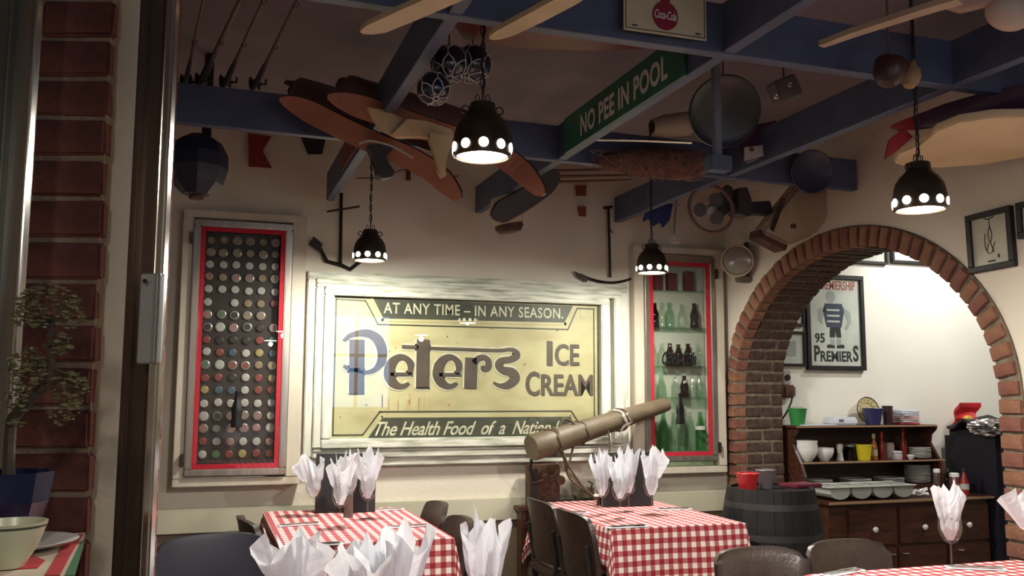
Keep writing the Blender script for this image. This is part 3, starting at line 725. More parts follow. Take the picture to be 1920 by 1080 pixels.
# anchors
t=thing('anchor','black iron anchor with flat square fluke and crossbar above the framed sign','anchor',(0,0,0),0,'iron anchors above the framed sign')
A=lambda x,y,Y=6.06:P(x,y,Y=Y)
def bar(pts,r,nm,m=M_black,par=None,n=4):
    bm=NB(); tube(bm,pts,r,n); return link(nm,bm,m,par if par else t)
bar([A(640,362),A(638,500)],.0115,'shank'); bar([A(613,397,6.04),A(674,387,6.04)],.007,'stock')
bar([A(600,466),A(613,490),A(640,497),A(657,505),A(676,490)],.0125,'arm')
bm=NB(); prism(bm,[A(588,443,6.05),A(605,457,6.05),A(600,473,6.05),A(579,458,6.05)],(0,.012,0)); link('fluke',bm,M_black,t)
t=thing('anchor','slim black iron anchor with long curved arms between sign and right cabinet','anchor',(0,0,0),0,'iron anchors above the framed sign')
bar([A(1141,390),A(1144,520)],.011,'shank'); bar([A(1132,390),A(1148,388)],.012,'ring_stub')
bar(smoothpts([A(1087,514),A(1110,524),A(1145,530),A(1180,524),A(1222,505)],4),[.009]*17,'arm')
bar([A(1144,430),A(1149,437)],.005,'hook')
bm=NB(); prism(bm,[A(1077,508,6.05),A(1104,522,6.05),A(1100,529,6.05),A(1084,520,6.05)],(0,.012,0)); link('fluke',bm,M_black,t)
# wall spotlight
t=thing('wall_spotlight','old round spotlight with glass face and bracket on the wall beside the arch','spotlight',(0,0,0))
c=P(1383,489,Y=5.70); ax=(CAM-c+Vector((-1.2,0,0))).normalized()
M=Matrix.Translation(c)@Vector((0,0,1)).rotation_difference(ax).to_matrix().to_4x4()
bm=NB(); lathe(bm,[(.03,-.09),(.07,-.07),(.10,-.02),(.112,.0),(.112,.02),(.10,.024)],28,M=M,cap=False); link('lamp_bowl',bm,plain('spot_body',(.22,.17,.11),.5,metal=.3),t,True)
bm=NB(); lathe(bm,[(.098,.018),(.06,.028),(.001,.032)],28,M=M,cap=False); link('lens',bm,plain('lens_grey',(.24,.22,.18),.2),t,True)
bm=NB(); tube(bm,[M@Vector((.112*math.cos(i*PI/10),.112*math.sin(i*PI/10),.02)) for i in range(20)],.008,6,closed=True); link('rim',bm,plain('rim_cream',(.40,.33,.22),.5),t,True)
bm=NB(); tube(bm,[P(1398,455,Y=5.75),P(1404,490,Y=5.74),P(1400,525,Y=5.75)],.016,8); tube(bm,[P(1402,496,Y=5.75),P(1418,498,Y=5.76)],.014,8); link('bracket',bm,M_rust,t)
bm=NB(); lo=P(1380,528,Y=5.75); box(bm,P(1394,524,Y=5.74),(.11,.07,.045),None,.01); link('base_block',bm,plain('base_olive',(.13,.11,.065),.6),t)
bm=NB(); q=P(1402,490,Y=5.75); tube(bm,[q,Vector((XA,q.y,q.z))],.018,8); link('wall_arm',bm,M_rust,t)
# framed drawing on arch wall
def XP(x,y,d=0): return P(x,y,X=XA-d)
def picture(label,y0_,y1_,z0,z1,fw=.05,tilt=0,X=XA-.03,nm='framed_picture'):
    t=thing(nm,label,'picture',(XA-.012,(y0_+y1_)/2,(z0+z1)/2)); t.rotation_euler=(tilt,0,0)
    w_,h_=abs(y1_-y0_),z1-z0
    for lo,hi in (((-.022,-w_/2,h_/2-fw),(0.01,w_/2,h_/2)),((-.022,-w_/2,-h_/2),(0.01,w_/2,-h_/2+fw)),((-.022,-w_/2,-h_/2+fw),(0.01,-w_/2+fw,h_/2-fw)),((-.022,w_/2-fw,-h_/2+fw),(0.01,w_/2,h_/2-fw))):
        bm=NB(); lo_hi(bm,lo,hi,.003); link('frame_side',bm,M_black,t)
    bm=NB(); lo_hi(bm,(-.006,-w_/2+fw,-h_/2+fw),(0,w_/2-fw,h_/2-fw)); link('print',bm,plain('paper_white',(.62,.60,.50),.7),t)
    bm=NB(); lo_hi(bm,(-.014,-w_/2+fw,-h_/2+fw),(-.012,w_/2-fw,h_/2-fw)); link('picture_pane',bm,M_glass,t)
    return t,w_,h_
A0=XP(1818,405); A1=XP(1903,392); A2=XP(1825,513)
t,w_,h_=picture('black framed pen drawing of a small figure on the wall right of the arch',A1.y,A0.y,A2.z,A0.z,.03,R(-1.5))
mi=plain('ink',(.05,.05,.045),.8)
bm=NB()
for q in ([(0,.11),(.022,.13),(.03,.11),(.0,.10),(-.03,.11),(-.02,.13),(0,.11)],[(0,.10),(.002,.06),(.012,.02),(.0,-.02),(-.012,.02),(0,.06)],[(-.03,.03),(-.035,-.01),(-.03,-.05),(-.02,-.06)],[(.03,-.02),(.015,-.05),(.02,-.07)],[(.0,-.02),(.012,-.06),(0,-.075)],[(-.01,-.02),(-.025,-.06),(-.01,-.075)]):
    ps=[(-.0065,-a,b+.01) for a,b in q]; tube(bm,smoothpts(ps,3),.003,4)
link('ink_figure',bm,mi,t)
bm=NB()
for a,w0 in ((0,.05),):
    box(bm,(-.0066,0,-.105),(.001,.05,.008)); box(bm,(-.0066,-.045,-.085),(.001,.012,.018))
link('caption_mark',bm,mi,t)
A0=XP(1912,382); picture('black framed picture cut off at the far right, beside the pen drawing',A0.y-.25,A0.y,XP(1912,450).z,A0.z,.03)
# side room pictures on back wall
def picY(label,p0,p1,fw,nm='framed_picture',cat='picture',Y=6.085,gap=0):
    a=P(*p0,Y=Y); b=P(*p1,Y=Y); t=thing(nm,label,cat,((a.x+b.x)/2,Y,(a.z+b.z)/2)); w_,h_=b.x-a.x,a.z-b.z
    for lo,hi in (((-w_/2,-.025,h_/2-fw),(w_/2,.012,h_/2)),((-w_/2,-.025,-h_/2),(w_/2,.012,-h_/2+fw)),((-w_/2,-.025,-h_/2+fw),(-w_/2+fw,.012,h_/2-fw)),((w_/2-fw,-.025,-h_/2+fw),(w_/2,.012,h_/2-fw))):
        bm=NB(); lo_hi(bm,lo,hi,.003); link('frame_side',bm,M_black,t)
    bm=NB(); lo_hi(bm,(-w_/2+fw,-.004,-h_/2+fw),(w_/2-fw,.002,h_/2-fw)); link('print',bm,plain('paper_cool',(.66,.68,.62),.7),t)
    bm=NB(); lo_hi(bm,(-w_/2+fw,-.018,-h_/2+fw),(w_/2-fw,-.016,h_/2-fw)); link('picture_pane',bm,M_glass,t)
    return t,w_,h_
t,w_,h_=picY('black framed premiers poster of a footballer seen through the arch',(1507,513),(1622,695),.035,'framed_poster','poster')
mk=plain('poster_ink',(.015,.02,.02),.7); mn=plain('poster_navy',(.05,.06,.11),.7); mg=plain('poster_grey',(.42,.44,.42),.7)
iw,ih=w_/2-.035,h_/2-.035
def ptxt(body,x0,y0,x1,y1,m,bold=.03):
    c0=t.location; a=P(1460+x0/4.909,500+y1/4.909,Y=6.08)-c0; b=P(1460+x1/4.909,500+y0/4.909,Y=6.08)-c0
    fittext(body,m,t,(a.x,-.0055,a.z),(b.x-a.x,0,0),(0,0,b.z-a.z),bold)
ptxt('P',330,725,380,870,mk); ptxt('REMIER',388,780,680,872,mk); ptxt('S',688,725,732,875,mk); ptxt('95',335,612,424,700,mk)
ptxt('PREMIERSHIP',372,140,700,208,plain('poster_red',(.45,.10,.07),.7),.015)
fgp=bpy.data.objects.new('footballer_drawing',None); col.objects.link(fgp); fgp.parent=t
def pp(pts,m,nm,y=-.0048): 
    bm=NB(); prism(bm,[(a,y,b) for a,b in pts],(0,-.0006,0)); link(nm,bm,m,fgp)
zc=.05
pp([(-.09,.10+zc),(-.11,.04+zc),(-.08,-.09+zc),(.06,-.09+zc),(.09,.04+zc),(.07,.10+zc)],mn,'jersey')
for k in range(3): pp([(-.075,.055-.045*k+zc),(-.075,.04-.045*k+zc),(.045,.04-.045*k+zc),(.045,.055-.045*k+zc)],plain('paper_cool',(.66,.68,.62),.7),'jersey_hoop',-.0056)
pp([(-.035+.045*math.cos(i*PI/8),.155+zc+.05*math.sin(i*PI/8)) for i in range(16)],mg,'head')
pp([(.08,.08+zc),(.15,.03+zc),(.155,-.05+zc),(.11,-.11+zc),(.09,-.10+zc),(.12,-.04+zc),(.09,.02+zc)],mg,'right_arm')
pp([(-.09,.08+zc),(-.16,.05+zc),(-.16,-.03+zc),(-.12,-.07+zc),(-.12,-.02+zc),(-.10,.02+zc)],mg,'left_arm')
pp([(-.05,-.09+zc),(-.055,-.17+zc),(-.005,-.17+zc),(0,-.12+zc),(.01,-.17+zc),(.055,-.17+zc),(.05,-.09+zc)],mk,'shorts')
pp([(-.05,-.18+zc),(-.05,-.235+zc),(-.01,-.235+zc),(-.01,-.18+zc)],mg,'sock'); pp([(.012,-.18+zc),(.012,-.235+zc),(.05,-.235+zc),(.05,-.18+zc)],mg,'sock')
pp([(-.085,-.24+zc),(-.07,-.225+zc),(-.01,-.235+zc),(-.01,-.255+zc),(-.08,-.255+zc)],mk,'boot'); pp([(.085,-.24+zc),(.07,-.225+zc),(.01,-.235+zc),(.01,-.255+zc),(.08,-.255+zc)],mk,'boot')
t,w_,h_=picY('small black framed photograph left of the premiers poster, lower one',(1440,620),(1510,687),.02)
bm=NB(); box(bm,(.03,-.0045,.0),(.10,.001,.12)); link('photo_image',bm,mg,t)
picY('small black framed picture left of the premiers poster, upper one',(1440,560),(1507,612),.02)
picY('wide black framed picture high behind the arch top, left one',(1570,430),(1663,497),.022)
picY('wide black framed picture high behind the arch top, right one',(1668,430),(1762,498),.022)
# power outlet
t=thing('power_outlet','white and brown power outlets with a black plug and cable beside the arch','outlet',tuple(P(1474,708,Y=6.08)))
bm=NB(); box(bm,(0,-.0,.0),(.07,.03,.11),None,.006); link('cover_plate',bm,plain('outlet_grey',(.40,.38,.33),.5),t)
bm=NB(); lathe(bm,[(.024,0),(.022,.01)],16,M=Matrix.Translation((0,-.016,.0))@Matrix.Rotation(R(90),4,'X')); link('socket_face',bm,M_black,t)
q=P(1478,734,Y=6.05)-P(1474,708,Y=6.08); bm=NB(); box(bm,q,(.11,.06,.10),None,.015); link('brown_socket',bm,plain('brown_plastic',(.13,.06,.035),.45),t)
bm=NB(); tube(bm,smoothpts([P(x,y,Y=6.0)-P(1474,708,Y=6.08) for x,y in ((1486,732),(1484,752),(1474,775),(1462,790))],4),.007,6); link('cable',bm,M_black,t)

# =================================================================== THINGS UNDER THE BEAMS
def at0(label,nm,cat,group=None): return thing(nm,label,cat,(0,0,0),0,group)
ROT=lambda d:Vector((0,0,1)).rotation_difference(Vector(d).normalized()).to_matrix().to_4x4()
# fishing rods
rl_=[((345,168),(366,70),'leftmost of the four old fishing rods lying across the blue beams',.7),
     ((372,165),(450,0),'thick dark fishing rod, second from the left on the blue beams',1.25),
     ((417,168),(494,0),'third fishing rod from the left on the blue beams',.9),
     ((472,172),(557,0),'rightmost of the four old fishing rods on the blue beams',.85)]
for p0,p1,lb,k in rl_:
    a=P(*p0,Z=2.94); b=P(*p1,Z=2.96); d=(b-a).normalized(); t=at0(lb,'fishing_rod','fishing rod','fishing rods above the beams')
    bm=NB(); tube(bm,[a+d*.25,a+d*1.1,a+d*1.75],[.009*k,.007*k,.004],8); link('rod_blank',bm,plain('rod_varnish',(.07,.025,.02),.5),t)
    bm=NB(); tube(bm,[a-d*.05,a+d*.05,a+d*.3,a+d*.42],[.013*k,.016*k,.015*k,.009*k],8); link('grip',bm,M_rub,t)
    r0=a+d*.02+Vector((.0,-.03,.025)); bm=NB(); lathe(bm,[(.032,-.012),(.034,-.01),(.02,0),(.02,.02),(.034,.03),(.03,.032)],14,M=Matrix.Translation(r0)@ROT((1,-.3,0))); link('reel',bm,M_rub,t,True)
    bm=NB(); tube(bm,[r0+Vector((.03,0,0)),r0+Vector((.06,-.005,0)),r0+Vector((.06,-.005,.025))],.006,6); link('reel_handle',bm,M_rub,t)
    for q in (.65,1.1): 
        bm=NB(); c=a+d*q+Vector((0,0,-.012)); x,y=frame_from(d); tube(bm,[c+(x*math.cos(i*PI/5)+y*math.sin(i*PI/5))*.009 for i in range(10)],.0018,4,closed=True); link('line_guide',bm,M_rub,t)
# navy lantern float
c=P(371,308,Y=4.78); t=at0('faceted navy glass float hanging at the far left below the beam','glass_float','float')
bm=NB(); lathe(bm,[(.03,-.165),(.07,-.155),(.125,-.10),(.148,-.02),(.145,.05),(.11,.115),(.05,.15),(.03,.155)],8,c=c); link('float_body',bm,plain('navy_lantern',(.006,.008,.028),.5),t)
bm=NB(); box(bm,c+Vector((.035,0,.145+(CH-c.z-.145)/2)),(.045,.03,CH-c.z-.145),None,.005); link('hanging_strap',bm,M_flagk,t)
bm=NB(); lathe(bm,[(.035,-.178),(.038,-.165),(.03,-.16)],12,c=c); link('bottom_plug',bm,M_rust,t)
# skis
def ski(label,pts,wd,Y,m0,m1,grp='old water skis under the beams',side=(.1,-.62,.72),th=.02,nm='water_ski'):
    t=at0(label,nm,'ski',grp); pr=smoothpts([P(x,y,Y=yy) for (x,y),yy in zip(pts,Y)],5)
    n=len(pr); ws=[]
    for i in range(n):
        s=i/(n-1); e=(1-s)*n/4.0; ws.append(max(.02,wd*min(1,math.sqrt(max(0,e))*.9+.12,(s*4.5+.03)**.75)))
    bm=NB(); board(bm,pr,ws,side,th); link('ski_board',bm,[m0,m1],t); return t
sd2=(.15,-.55,.8)
ski('dark upper ski with a turned-up pointed end, left of the crossed pile',[(545,154),(554,166),(620,186),(700,217),(770,246),(830,280)],.11,[4.34,4.33,4.32,4.31,4.30,4.29],M_skid,M_skid,th=.03,side=sd2)
s1=ski('long orange-bottomed ski whose round tip ends above the sign frame',[(524,186),(560,200),(640,240),(705,270),(770,298),(820,330),(862,374)],.108,[4.2,4.2,4.19,4.18,4.17,4.15,4.12],M_orange,M_skid,side=sd2)
ski('dark upper ski with a tall turned-up end in the middle of the pile',[(638,146),(650,162),(740,190),(830,216),(910,246),(960,272)],.11,[4.22,4.22,4.2,4.18,4.17,4.16],M_skid,M_skid,th=.03,side=sd2)
s2=ski('orange-bottomed ski passing behind the central lamp with its tip at the right',[(614,181),(650,192),(740,222),(830,252),(910,278),(970,315),(1019,366)],.108,[4.04,4.04,4.02,4.0,3.98,3.96,3.92],M_orange,M_skid,side=sd2)
ski('dark navy ski blade angled below the rafter beside the cork float',[(923,408),(945,396),(985,374),(1020,350),(1050,325)],.135,[4.9,4.9,4.9,4.9,4.9],M_rub,M_rub,side=(.2,-.3,.9),th=.02)
def pr_(par,nm,pts,Y,th,m,bev=0,lab=None):
    bm=NB(); prism(bm,[P(x,y,Y=Y) for x,y in pts],(0,th,0))
    if bev: bmesh.ops.bevel(bm,geom=list(bm.edges),offset=bev,segments=2,affect='EDGES')
    o=link(nm,bm,m,par)
    if lab: o['label']=lab
    return o
pr_(s2,'binding_plate',[(688,200),(722,206),(765,226),(758,232),(738,254),(722,246),(712,240),(700,222)],3.94,.03,M_cream,.003)
pr_(s2,'boot_binding',[(762,222),(800,226),(848,242),(852,256),(820,258),(790,254),(748,256),(735,250),(748,238)],3.90,.05,M_cream,.004)
pr_(s2,'heel_flap',[(806,246),(850,254),(846,275),(838,292),(834,314),(838,328),(829,334),(822,322),(816,290),(804,262)],3.88,.03,M_cream,.004)
pr_(s1,'boot_binding',[(688,272),(712,268),(740,276),(722,292),(728,306),(741,320),(736,331),(716,334),(708,326),(704,300),(696,284)],4.06,.07,M_rub,.004)
bm=NB(); tube(bm,smoothpts([P(x,y,Y=4.05) for x,y in ((672,270),(690,264),(715,268),(740,276),(775,296))],4),.006,6); link('binding_strap',bm,plain('grey_strap',(.40,.36,.33),.6),s1)
# cork float
c=P(950,402,Y=5.35); t=at0('pale cork float with a brown rim hanging below the dark ski blade','cork_float','float')
bm=NB(); lathe(bm,[(.02,.12),(.08,.11),(.105,.03),(.10,-.04),(.085,-.07)],16,M=Matrix.Translation(c)@Matrix.Rotation(R(-12),4,'Y')); link('float_body',bm,plain('cork_pale',(.42,.36,.26),.8,bump=.3),t,True)
bm=NB(); lathe(bm,[(.088,-.065),(.09,-.085),(.07,-.115),(.04,-.12)],16,M=Matrix.Translation(c)@Matrix.Rotation(R(-12),4,'Y')); link('brown_rim',bm,M_rust,t,True)
# netted glass floats
for (x,y,yy,r,dirn,lb) in ((842,120,3.35,.074,(844,158),'largest netted navy glass float, in the middle of the three'),(813,166,3.30,.062,(819,190),'lowest of the three netted navy glass floats'),(886,120,3.48,.076,(868,150),'rightmost of the three netted glass floats, behind the lamp chain')):
    c=P(x,y,Y=yy); t=at0(lb,'netted_float','float','navy glass floats in white rope net')
    bm=NB(); bmesh.ops.create_icosphere(bm,subdivisions=3,radius=r,matrix=Matrix.Translation(c)); link('glass_ball',bm,M_blueg,t,True)
    pole=(P(*dirn,Y=yy-.05)-c).normalized(); M=Matrix.Translation(c)@ROT(pole)
    bm=NB()
    S=lambda th,ph:M@Vector((math.sin(th)*math.cos(ph),math.sin(th)*math.sin(ph),math.cos(th)))*1.0
    rr_=r+.003
    Q=lambda th,ph:M@(Vector((math.sin(th)*math.cos(ph),math.sin(th)*math.sin(ph),math.cos(th)))*rr_)
    for k in range(6):
        ph=k*PI/3
        tube(bm,[Q(.15,ph),Q(.45,ph+.1),Q(.75,ph)],.0028,5)
        for s in (-1,1):
            tube(bm,[Q(.75,ph),Q(1.05,ph+s*.26),Q(1.3,ph+s*PI/6)],.0028,5)
        tube(bm,[Q(1.3,ph+PI/6),Q(1.7,ph+PI/6)],.0028,5)
        for s in (-1,1): tube(bm,[Q(1.7,ph+PI/6),Q(2.0,ph+PI/6+s*.26),Q(2.3,ph+PI/6+s*PI/6)],.0028,5)
        tube(bm,[Q(2.3,ph),Q(2.9,ph)],.0028,5)
    tube(bm,[Q(.17,i*PI/5) for i in range(10)],.004,5,closed=True)
    link('rope_net',bm,M_rope,t)
    bm=NB(); tube(bm,[c+Vector((0,0,r)),Vector((c.x,c.y,CH))],.003,5); link('hanging_cord',bm,M_brope,t)
# pale paddles
def paddle(label,pts,ws,z,m=M_pale,nm='wooden_paddle',cat='paddle',th=.018,grp='pale wooden paddle blades'):
    pr=[P(x,y,Z=z) for x,y in pts]; d=(pr[-1]-pr[0]).normalized(); side=Vector((-d.y,d.x,0))
    bm=NB(); board(bm,pr,ws,side,th,0,0); return tag(link(nm,bm,m),label,cat,grp)
paddle('left pale wooden paddle blade at the top, tip beside the blue rafter',[(678,62),(688,60),(705,55),(770,27),(850,-8),(930,-50)],[.02,.05,.078,.085,.083,.07],2.66)
paddle('right pale wooden paddle blade at the top, tip above the central lamp',[(921,74),(930,70),(948,62),(1000,36),(1060,4),(1140,-45)],[.02,.05,.068,.075,.075,.065],2.66)
paddle('thin pale pole crossing the blue beams at the upper right',[(1540,88),(1600,66),(1680,40),(1750,18),(1800,4)],[.03,.042,.046,.05,.05],2.64,mat('pale_pole',(.40,.30,.22),.6,scale=5),'wooden_pole','pole')
c=P(1893,22,Y=2.3); t=at0('rounded cream fender with dark red patch at the top right corner','boat_fender','fender')
bm=NB(); bmesh.ops.create_uvsphere(bm,u_segments=24,v_segments=14,radius=1,matrix=Matrix.Translation(c)@Matrix.Diagonal((.09,.06,.066,1))); link('fender_body',bm,mat('fender_cream',(.50,.40,.33),.5,scale=4),t,True)
bm=NB(); bmesh.ops.create_uvsphere(bm,u_segments=16,v_segments=10,radius=1,matrix=Matrix.Translation(c+Vector((.02,-.045,.012)))@Matrix.Diagonal((.026,.022,.03,1))); link('red_patch',bm,M_hull,t,True)
bm=NB(); tube(bm,[c+Vector((-.06,0,.045)),P(1800,6,Y=2.35),P(1757,4,Y=2.4)],[.03,.035,.015],10); link('fender_neck',bm,mat('fender_pink',(.34,.22,.18),.6,scale=4),t,True)
bm=NB(); tube(bm,[c+Vector((0,0,.05)),Vector((c.x,c.y,CH))],.004,5); link('hanging_cord',bm,M_brope,t)
# maroon board above X2
bm=NB(); prism(bm,[P(x,y,Z=2.925) for x,y in ((846,40),(900,28),(1000,40),(1120,58),(1240,78),(1200,92),(1100,94),(1000,92),(930,84),(870,74))],(0,0,.03))
tag(link('surfboard',bm,M_maroon),'dark maroon surfboard lying on the beams behind the pale paddles','surfboard')
# cream cola sign on cross beam
t=at0('cream tin sign with dark red cola bottle disc on the blue cross beam','tin_sign','sign')
Yc=2.755; a=P(1170,52,Y=Yc); b=P(1325,78,Y=Yc); zb_s=(a.z+b.z)/2; hh=.235
bm=NB(); lo_hi(bm,(a.x,Yc,zb_s),(b.x,Yc+.006,zb_s+hh)); link('sign_plate',bm,mat('cream_tin',(.50,.45,.30),.5,scale=6),t)
for lo,hi in (((a.x+.006,zb_s+.006),(b.x-.006,zb_s+.009)),((a.x+.006,zb_s+.006),(a.x+.009,zb_s+hh-.006)),((b.x-.009,zb_s+.006),(b.x-.006,zb_s+hh-.006))):
    bm=NB(); lo_hi(bm,(lo[0],Yc-.001,lo[1]),(hi[0],Yc,hi[1])); link('border_line',bm,M_sgreen,t)
dc=P(1247,30,Y=Yc); r=.05
sil=[]
for i in range(28):
    an=PI/2+.35+ (2*PI-.7)*i/27; sil.append((dc.x+r*math.cos(an),Yc-.001,dc.z+r*math.sin(an)*1.05))
sil+=[(dc.x+.02,Yc-.001,dc.z+.075),(dc.x+.012,Yc-.001,dc.z+.12),(dc.x-.012,Yc-.001,dc.z+.12),(dc.x-.02,Yc-.001,dc.z+.075)]
bm=NB(); prism(bm,sil,(0,-.002,0)); link('red_disc',bm,mat('disc_red',(.20,.012,.03),.4,scale=5),t)
fittext('Coca-Cola',M_wpaint,t,(dc.x-.043,Yc-.004,dc.z-.012),(.086,0,-.004),(0,0,.032),.02,.3,sp=.9)
for x in (a.x+.03,b.x-.045):
    bm=NB(); lo_hi(bm,(x,Yc-.001,zb_s+.016),(x+.022,Yc,zb_s+.022)); link('small_print',bm,M_sgreen,t)
# pool sign
t=at0('long green board reading no pee in pool on the blue rafter','pool_sign','sign')
Xp=1.742; a=P(1062,290,X=Xp); b=P(1292,105,X=Xp)
bm=NB(); lo_hi(bm,(Xp-.012,b.y+.02,2.722),(Xp,a.y,2.908),.002); link('sign_board',bm,M_green,t)
o=P(1089,247,X=Xp-.012); e=P(1252,139,X=Xp-.012); top=P(1087,211,X=Xp-.012)
fittext('NO PEE IN POOL',M_wpaint,t,(Xp-.0135,o.y,2.755),(0,e.y-o.y,0),(0,0,.105),.03,sp=1.05)
# dark disc with post
c=P(1357,208,Y=3.75); t=at0('large round dark dish hanging between the blue rafters','round_dish','dish')
M=Matrix.Translation(c)@ROT(Vector((-.25,-.9,-.45)))
bm=NB(); lathe(bm,[(.001,.0),(.12,.008),(.16,.02),(.172,.028),(.176,.02),(.16,.008),(.12,-.006),(.001,-.012)],36,M=M,cap=False); link('dish_body',bm,M_slate,t,True)
bm=NB(); tube(bm,[c+Vector((0,0,.16)),Vector((c.x,c.y,CH))],.004,5); link('hanging_cord',bm,M_brope,t)
a=P(1342,108,Y=3.55); b=P(1345,318,Y=3.55)
t=at0('grey-blue upright post in front of the round dark dish','upright_post','post')
bm=NB(); box(bm,((a.x+b.x)/2,3.55,(b.z+CH)/2),(.034,.03,CH-b.z),None,.002); link('post_timber',bm,mat('greyblue_paint',(.13,.145,.19),.6,scale=5),t)
bm=NB(); box(bm,(b.x+.01,3.56,b.z+.03),(.11,.07,.07),None,.004); link('lit_beam_block',bm,mat('lit_beam_blue',(.06,.085,.14),.6,scale=5),t)  # added block, coloured for the lit stretch of beam face behind the post
bm=NB(); tube(bm,[P(1105,262,Y=4.15),P(1200,264,Y=4.15),P(1296,268,Y=4.15)],[.007,.007,.008],8); tag(link('metal_rod',bm,M_chrome),'thin bright metal rod running to the round dark dish','rod')
# megaphone
t=at0('pale horn with dark round mouth left of the round dish','horn','horn'); a=P(1222,238,Y=4.3); b=P(1290,232,Y=4.3)
M=Matrix.Translation(a)@ROT(b-a); L=(b-a).length
bm=NB(); lathe(bm,[(.035,0),(.04,.005),(.062,L*.4),(.066,L)],18,M=M,cap=False); link('horn_body',bm,plain('horn_pale',(.38,.33,.27),.6),t,True)
bm=NB(); lathe(bm,[(.036,.0),(.03,.004)],18,M=M); link('mouth_disc',bm,M_rust,t)
# net bundle
t=at0('brown fishing net bundle tied along the blue beam above the right anchor','net_bundle','net')
a=P(1120,300,Y=4.36); b=P(1318,312,Y=4.40); rn=random.Random(4)
bm=NB(); pts=[a+(b-a)*(i/10) for i in range(11)]; rs=[.02,.045,.06,.07,.078,.08,.085,.088,.088,.08,.05]
tube(bm,pts,rs,14)
for v in bm.verts: v.co+=Vector((rn.uniform(-1,1),rn.uniform(-1,1),rn.uniform(-1,1)))*.008
link('net_roll',bm,mat('net_brown',(.17,.075,.05),.95,c2=(.07,.035,.03),scale=28,bump=.8),t,True)
bm=NB()
for k in range(70):
    s=rn.random(); c=a+(b-a)*s; r0=.05+.04*s; an=rn.uniform(0,6.28)
    q=[c+Vector((rn.uniform(-.06,.06),r0*math.cos(an+j*.6),r0*math.sin(an+j*.6))) for j in range(4)]
    tube(bm,smoothpts(q,3),.0016,3)
for k in range(14):
    s=rn.uniform(.2,.5); c=a+(b-a)*s+Vector((0,-.07,-.03)); q=[c,c+Vector((rn.uniform(-.05,.05),-.01,-.05)),c+Vector((rn.uniform(-.06,.06),-.01,-.09))]
    tube(bm,smoothpts(q,3),.0018,3)
o=link('net_strands',bm,plain('strand_tan',(.28,.18,.13),.9),t); o['kind']='stuff'
# purple tin plate and plaque
t=at0('dark purple tin plate with pale edge right of the round dish','tin_plate','sign')
pr_(t,'plate_face',[(1384,240),(1455,226),(1455,284),(1392,304)],4.2,.006,M_hulld)
bm=NB(); tube(bm,[P(x,y,Y=4.19) for x,y in ((1456,226),(1456,284),(1400,305))],.003,5); link('pale_edge',bm,M_rope,t)
t=at0('small whitish plaque with dark spot in front of the purple plate','plaque','sign')
pr_(t,'plaque_face',[(1397,276),(1430,272),(1432,292),(1396,302)],4.12,.01,plain('plaque_white',(.34,.32,.30),.6)); c=P(1410,280,Y=4.11); bm=NB(); lathe(bm,[(.013,0),(.012,.004)],14,M=Matrix.Translation(c)@ROT((0,-1,0))); link('dark_spot',bm,M_rust,t)
# box with rings
t=at0('small grey box with two shiny rings behind the beams','ringed_box','box'); c=P(1470,168,Y=3.5)
bm=NB(); box(bm,c,(.13,.08,.10),Matrix.Rotation(R(-25),3,'Y'),.008); link('box_body',bm,plain('box_olive',(.12,.11,.10),.6),t)
for x,y in ((1481,159),(1455,181)):
    q=P(x,y,Y=3.44); bm=NB(); tube(bm,[q+Vector((.009*math.cos(i*PI/6),0,.009*math.sin(i*PI/6))) for i in range(12)],.0035,6,closed=True); link('shiny_ring',bm,plain('ring_bright',(.8,.8,.78),.2,metal=.8),t)
bm=NB(); tube(bm,[c+Vector((0,0,.04)),Vector((c.x,c.y,CH))],.004,5); link('hanging_cord',bm,M_brope,t)
# pulley float at the right lamp
c=P(1708,142,Y=2.70); t=at0('tan gourd shaped float above the right lamp chain','gourd_float','float')
bm=NB(); lathe(bm,[(.002,-.05),(.02,-.045),(.034,-.02),(.037,.0),(.030,.025),(.015,.042),(.008,.06),(.002,.062)],20,M=Matrix.Translation(c)@Matrix.Rotation(R(14),4,'Y')); link('gourd_body',bm,plain('gourd_tan',(.34,.22,.11),.5),t,True)
c=P(1668,135,Y=2.62); t=at0('dark round bowl hanging beside the tan gourd float','hanging_bowl','bowl')
bm=NB(); lathe(bm,[(.001,-.055),(.03,-.05),(.055,-.02),(.062,.03),(.058,.04)],24,M=Matrix.Translation(c)@Matrix.Rotation(R(20),4,'Y')); link('bowl_body',bm,M_skid,t,True)
bm=NB(); tube(bm,[c+Vector((0,0,.0)),Vector((c.x,c.y,CH))],.004,5); link('hanging_cord',bm,M_brope,t)
# red hull and cream surfboard
Zb=2.58
bm=NB(); prism(bm,[P(x,y,Z=Zb) for x,y in ((1676,306),(1683,289),(1730,272),(1755,247),(1796,230),(1862,220),(1920,219),(2000,226),(2020,260),(1990,285),(1920,294),(1844,309),(1758,315),(1690,311))],(0,0,.035)); bmesh.ops.bevel(bm,geom=list(bm.edges),offset=.006,segments=2,affect='EDGES')
tag(link('surfboard',bm,M_sand),'cream surfboard hanging flat under the red hull at the right','surfboard')
t=at0('red and purple model boat hull above the cream surfboard','boat_hull','boat')
pts=[((1676,268),.02),((1692,258),.06),((1740,240),.11),((1810,222),.13),((1900,206),.14),((1990,194),.12)]
bm=NB(); prv=None; N_=10; rows=[]
for (q,rw) in pts:
    c=P(*q,Z=2.66); c.z+=.05; row=[]
    for i in range(N_+1):
        an=PI*i/N_; row.append(bm.verts.new(c+Vector((.0,-rw*math.cos(an),-rw*.75*math.sin(an)+.03))))
    rows.append(row)
for ra,rb in zip(rows,rows[1:]):
    for i in range(N_): 
        f=bm.faces.new((ra[i],ra[i+1],rb[i+1],rb[i])); f.material_index=0 if i>=5 else 1
    f=bm.faces.new((ra[0],rb[0],rb[-1],ra[-1])); f.material_index=1
bm.faces.new(rows[0]); bm.faces.new(rows[-1]); link('hull_shell',bm,[M_hull,M_hulld],t,True)
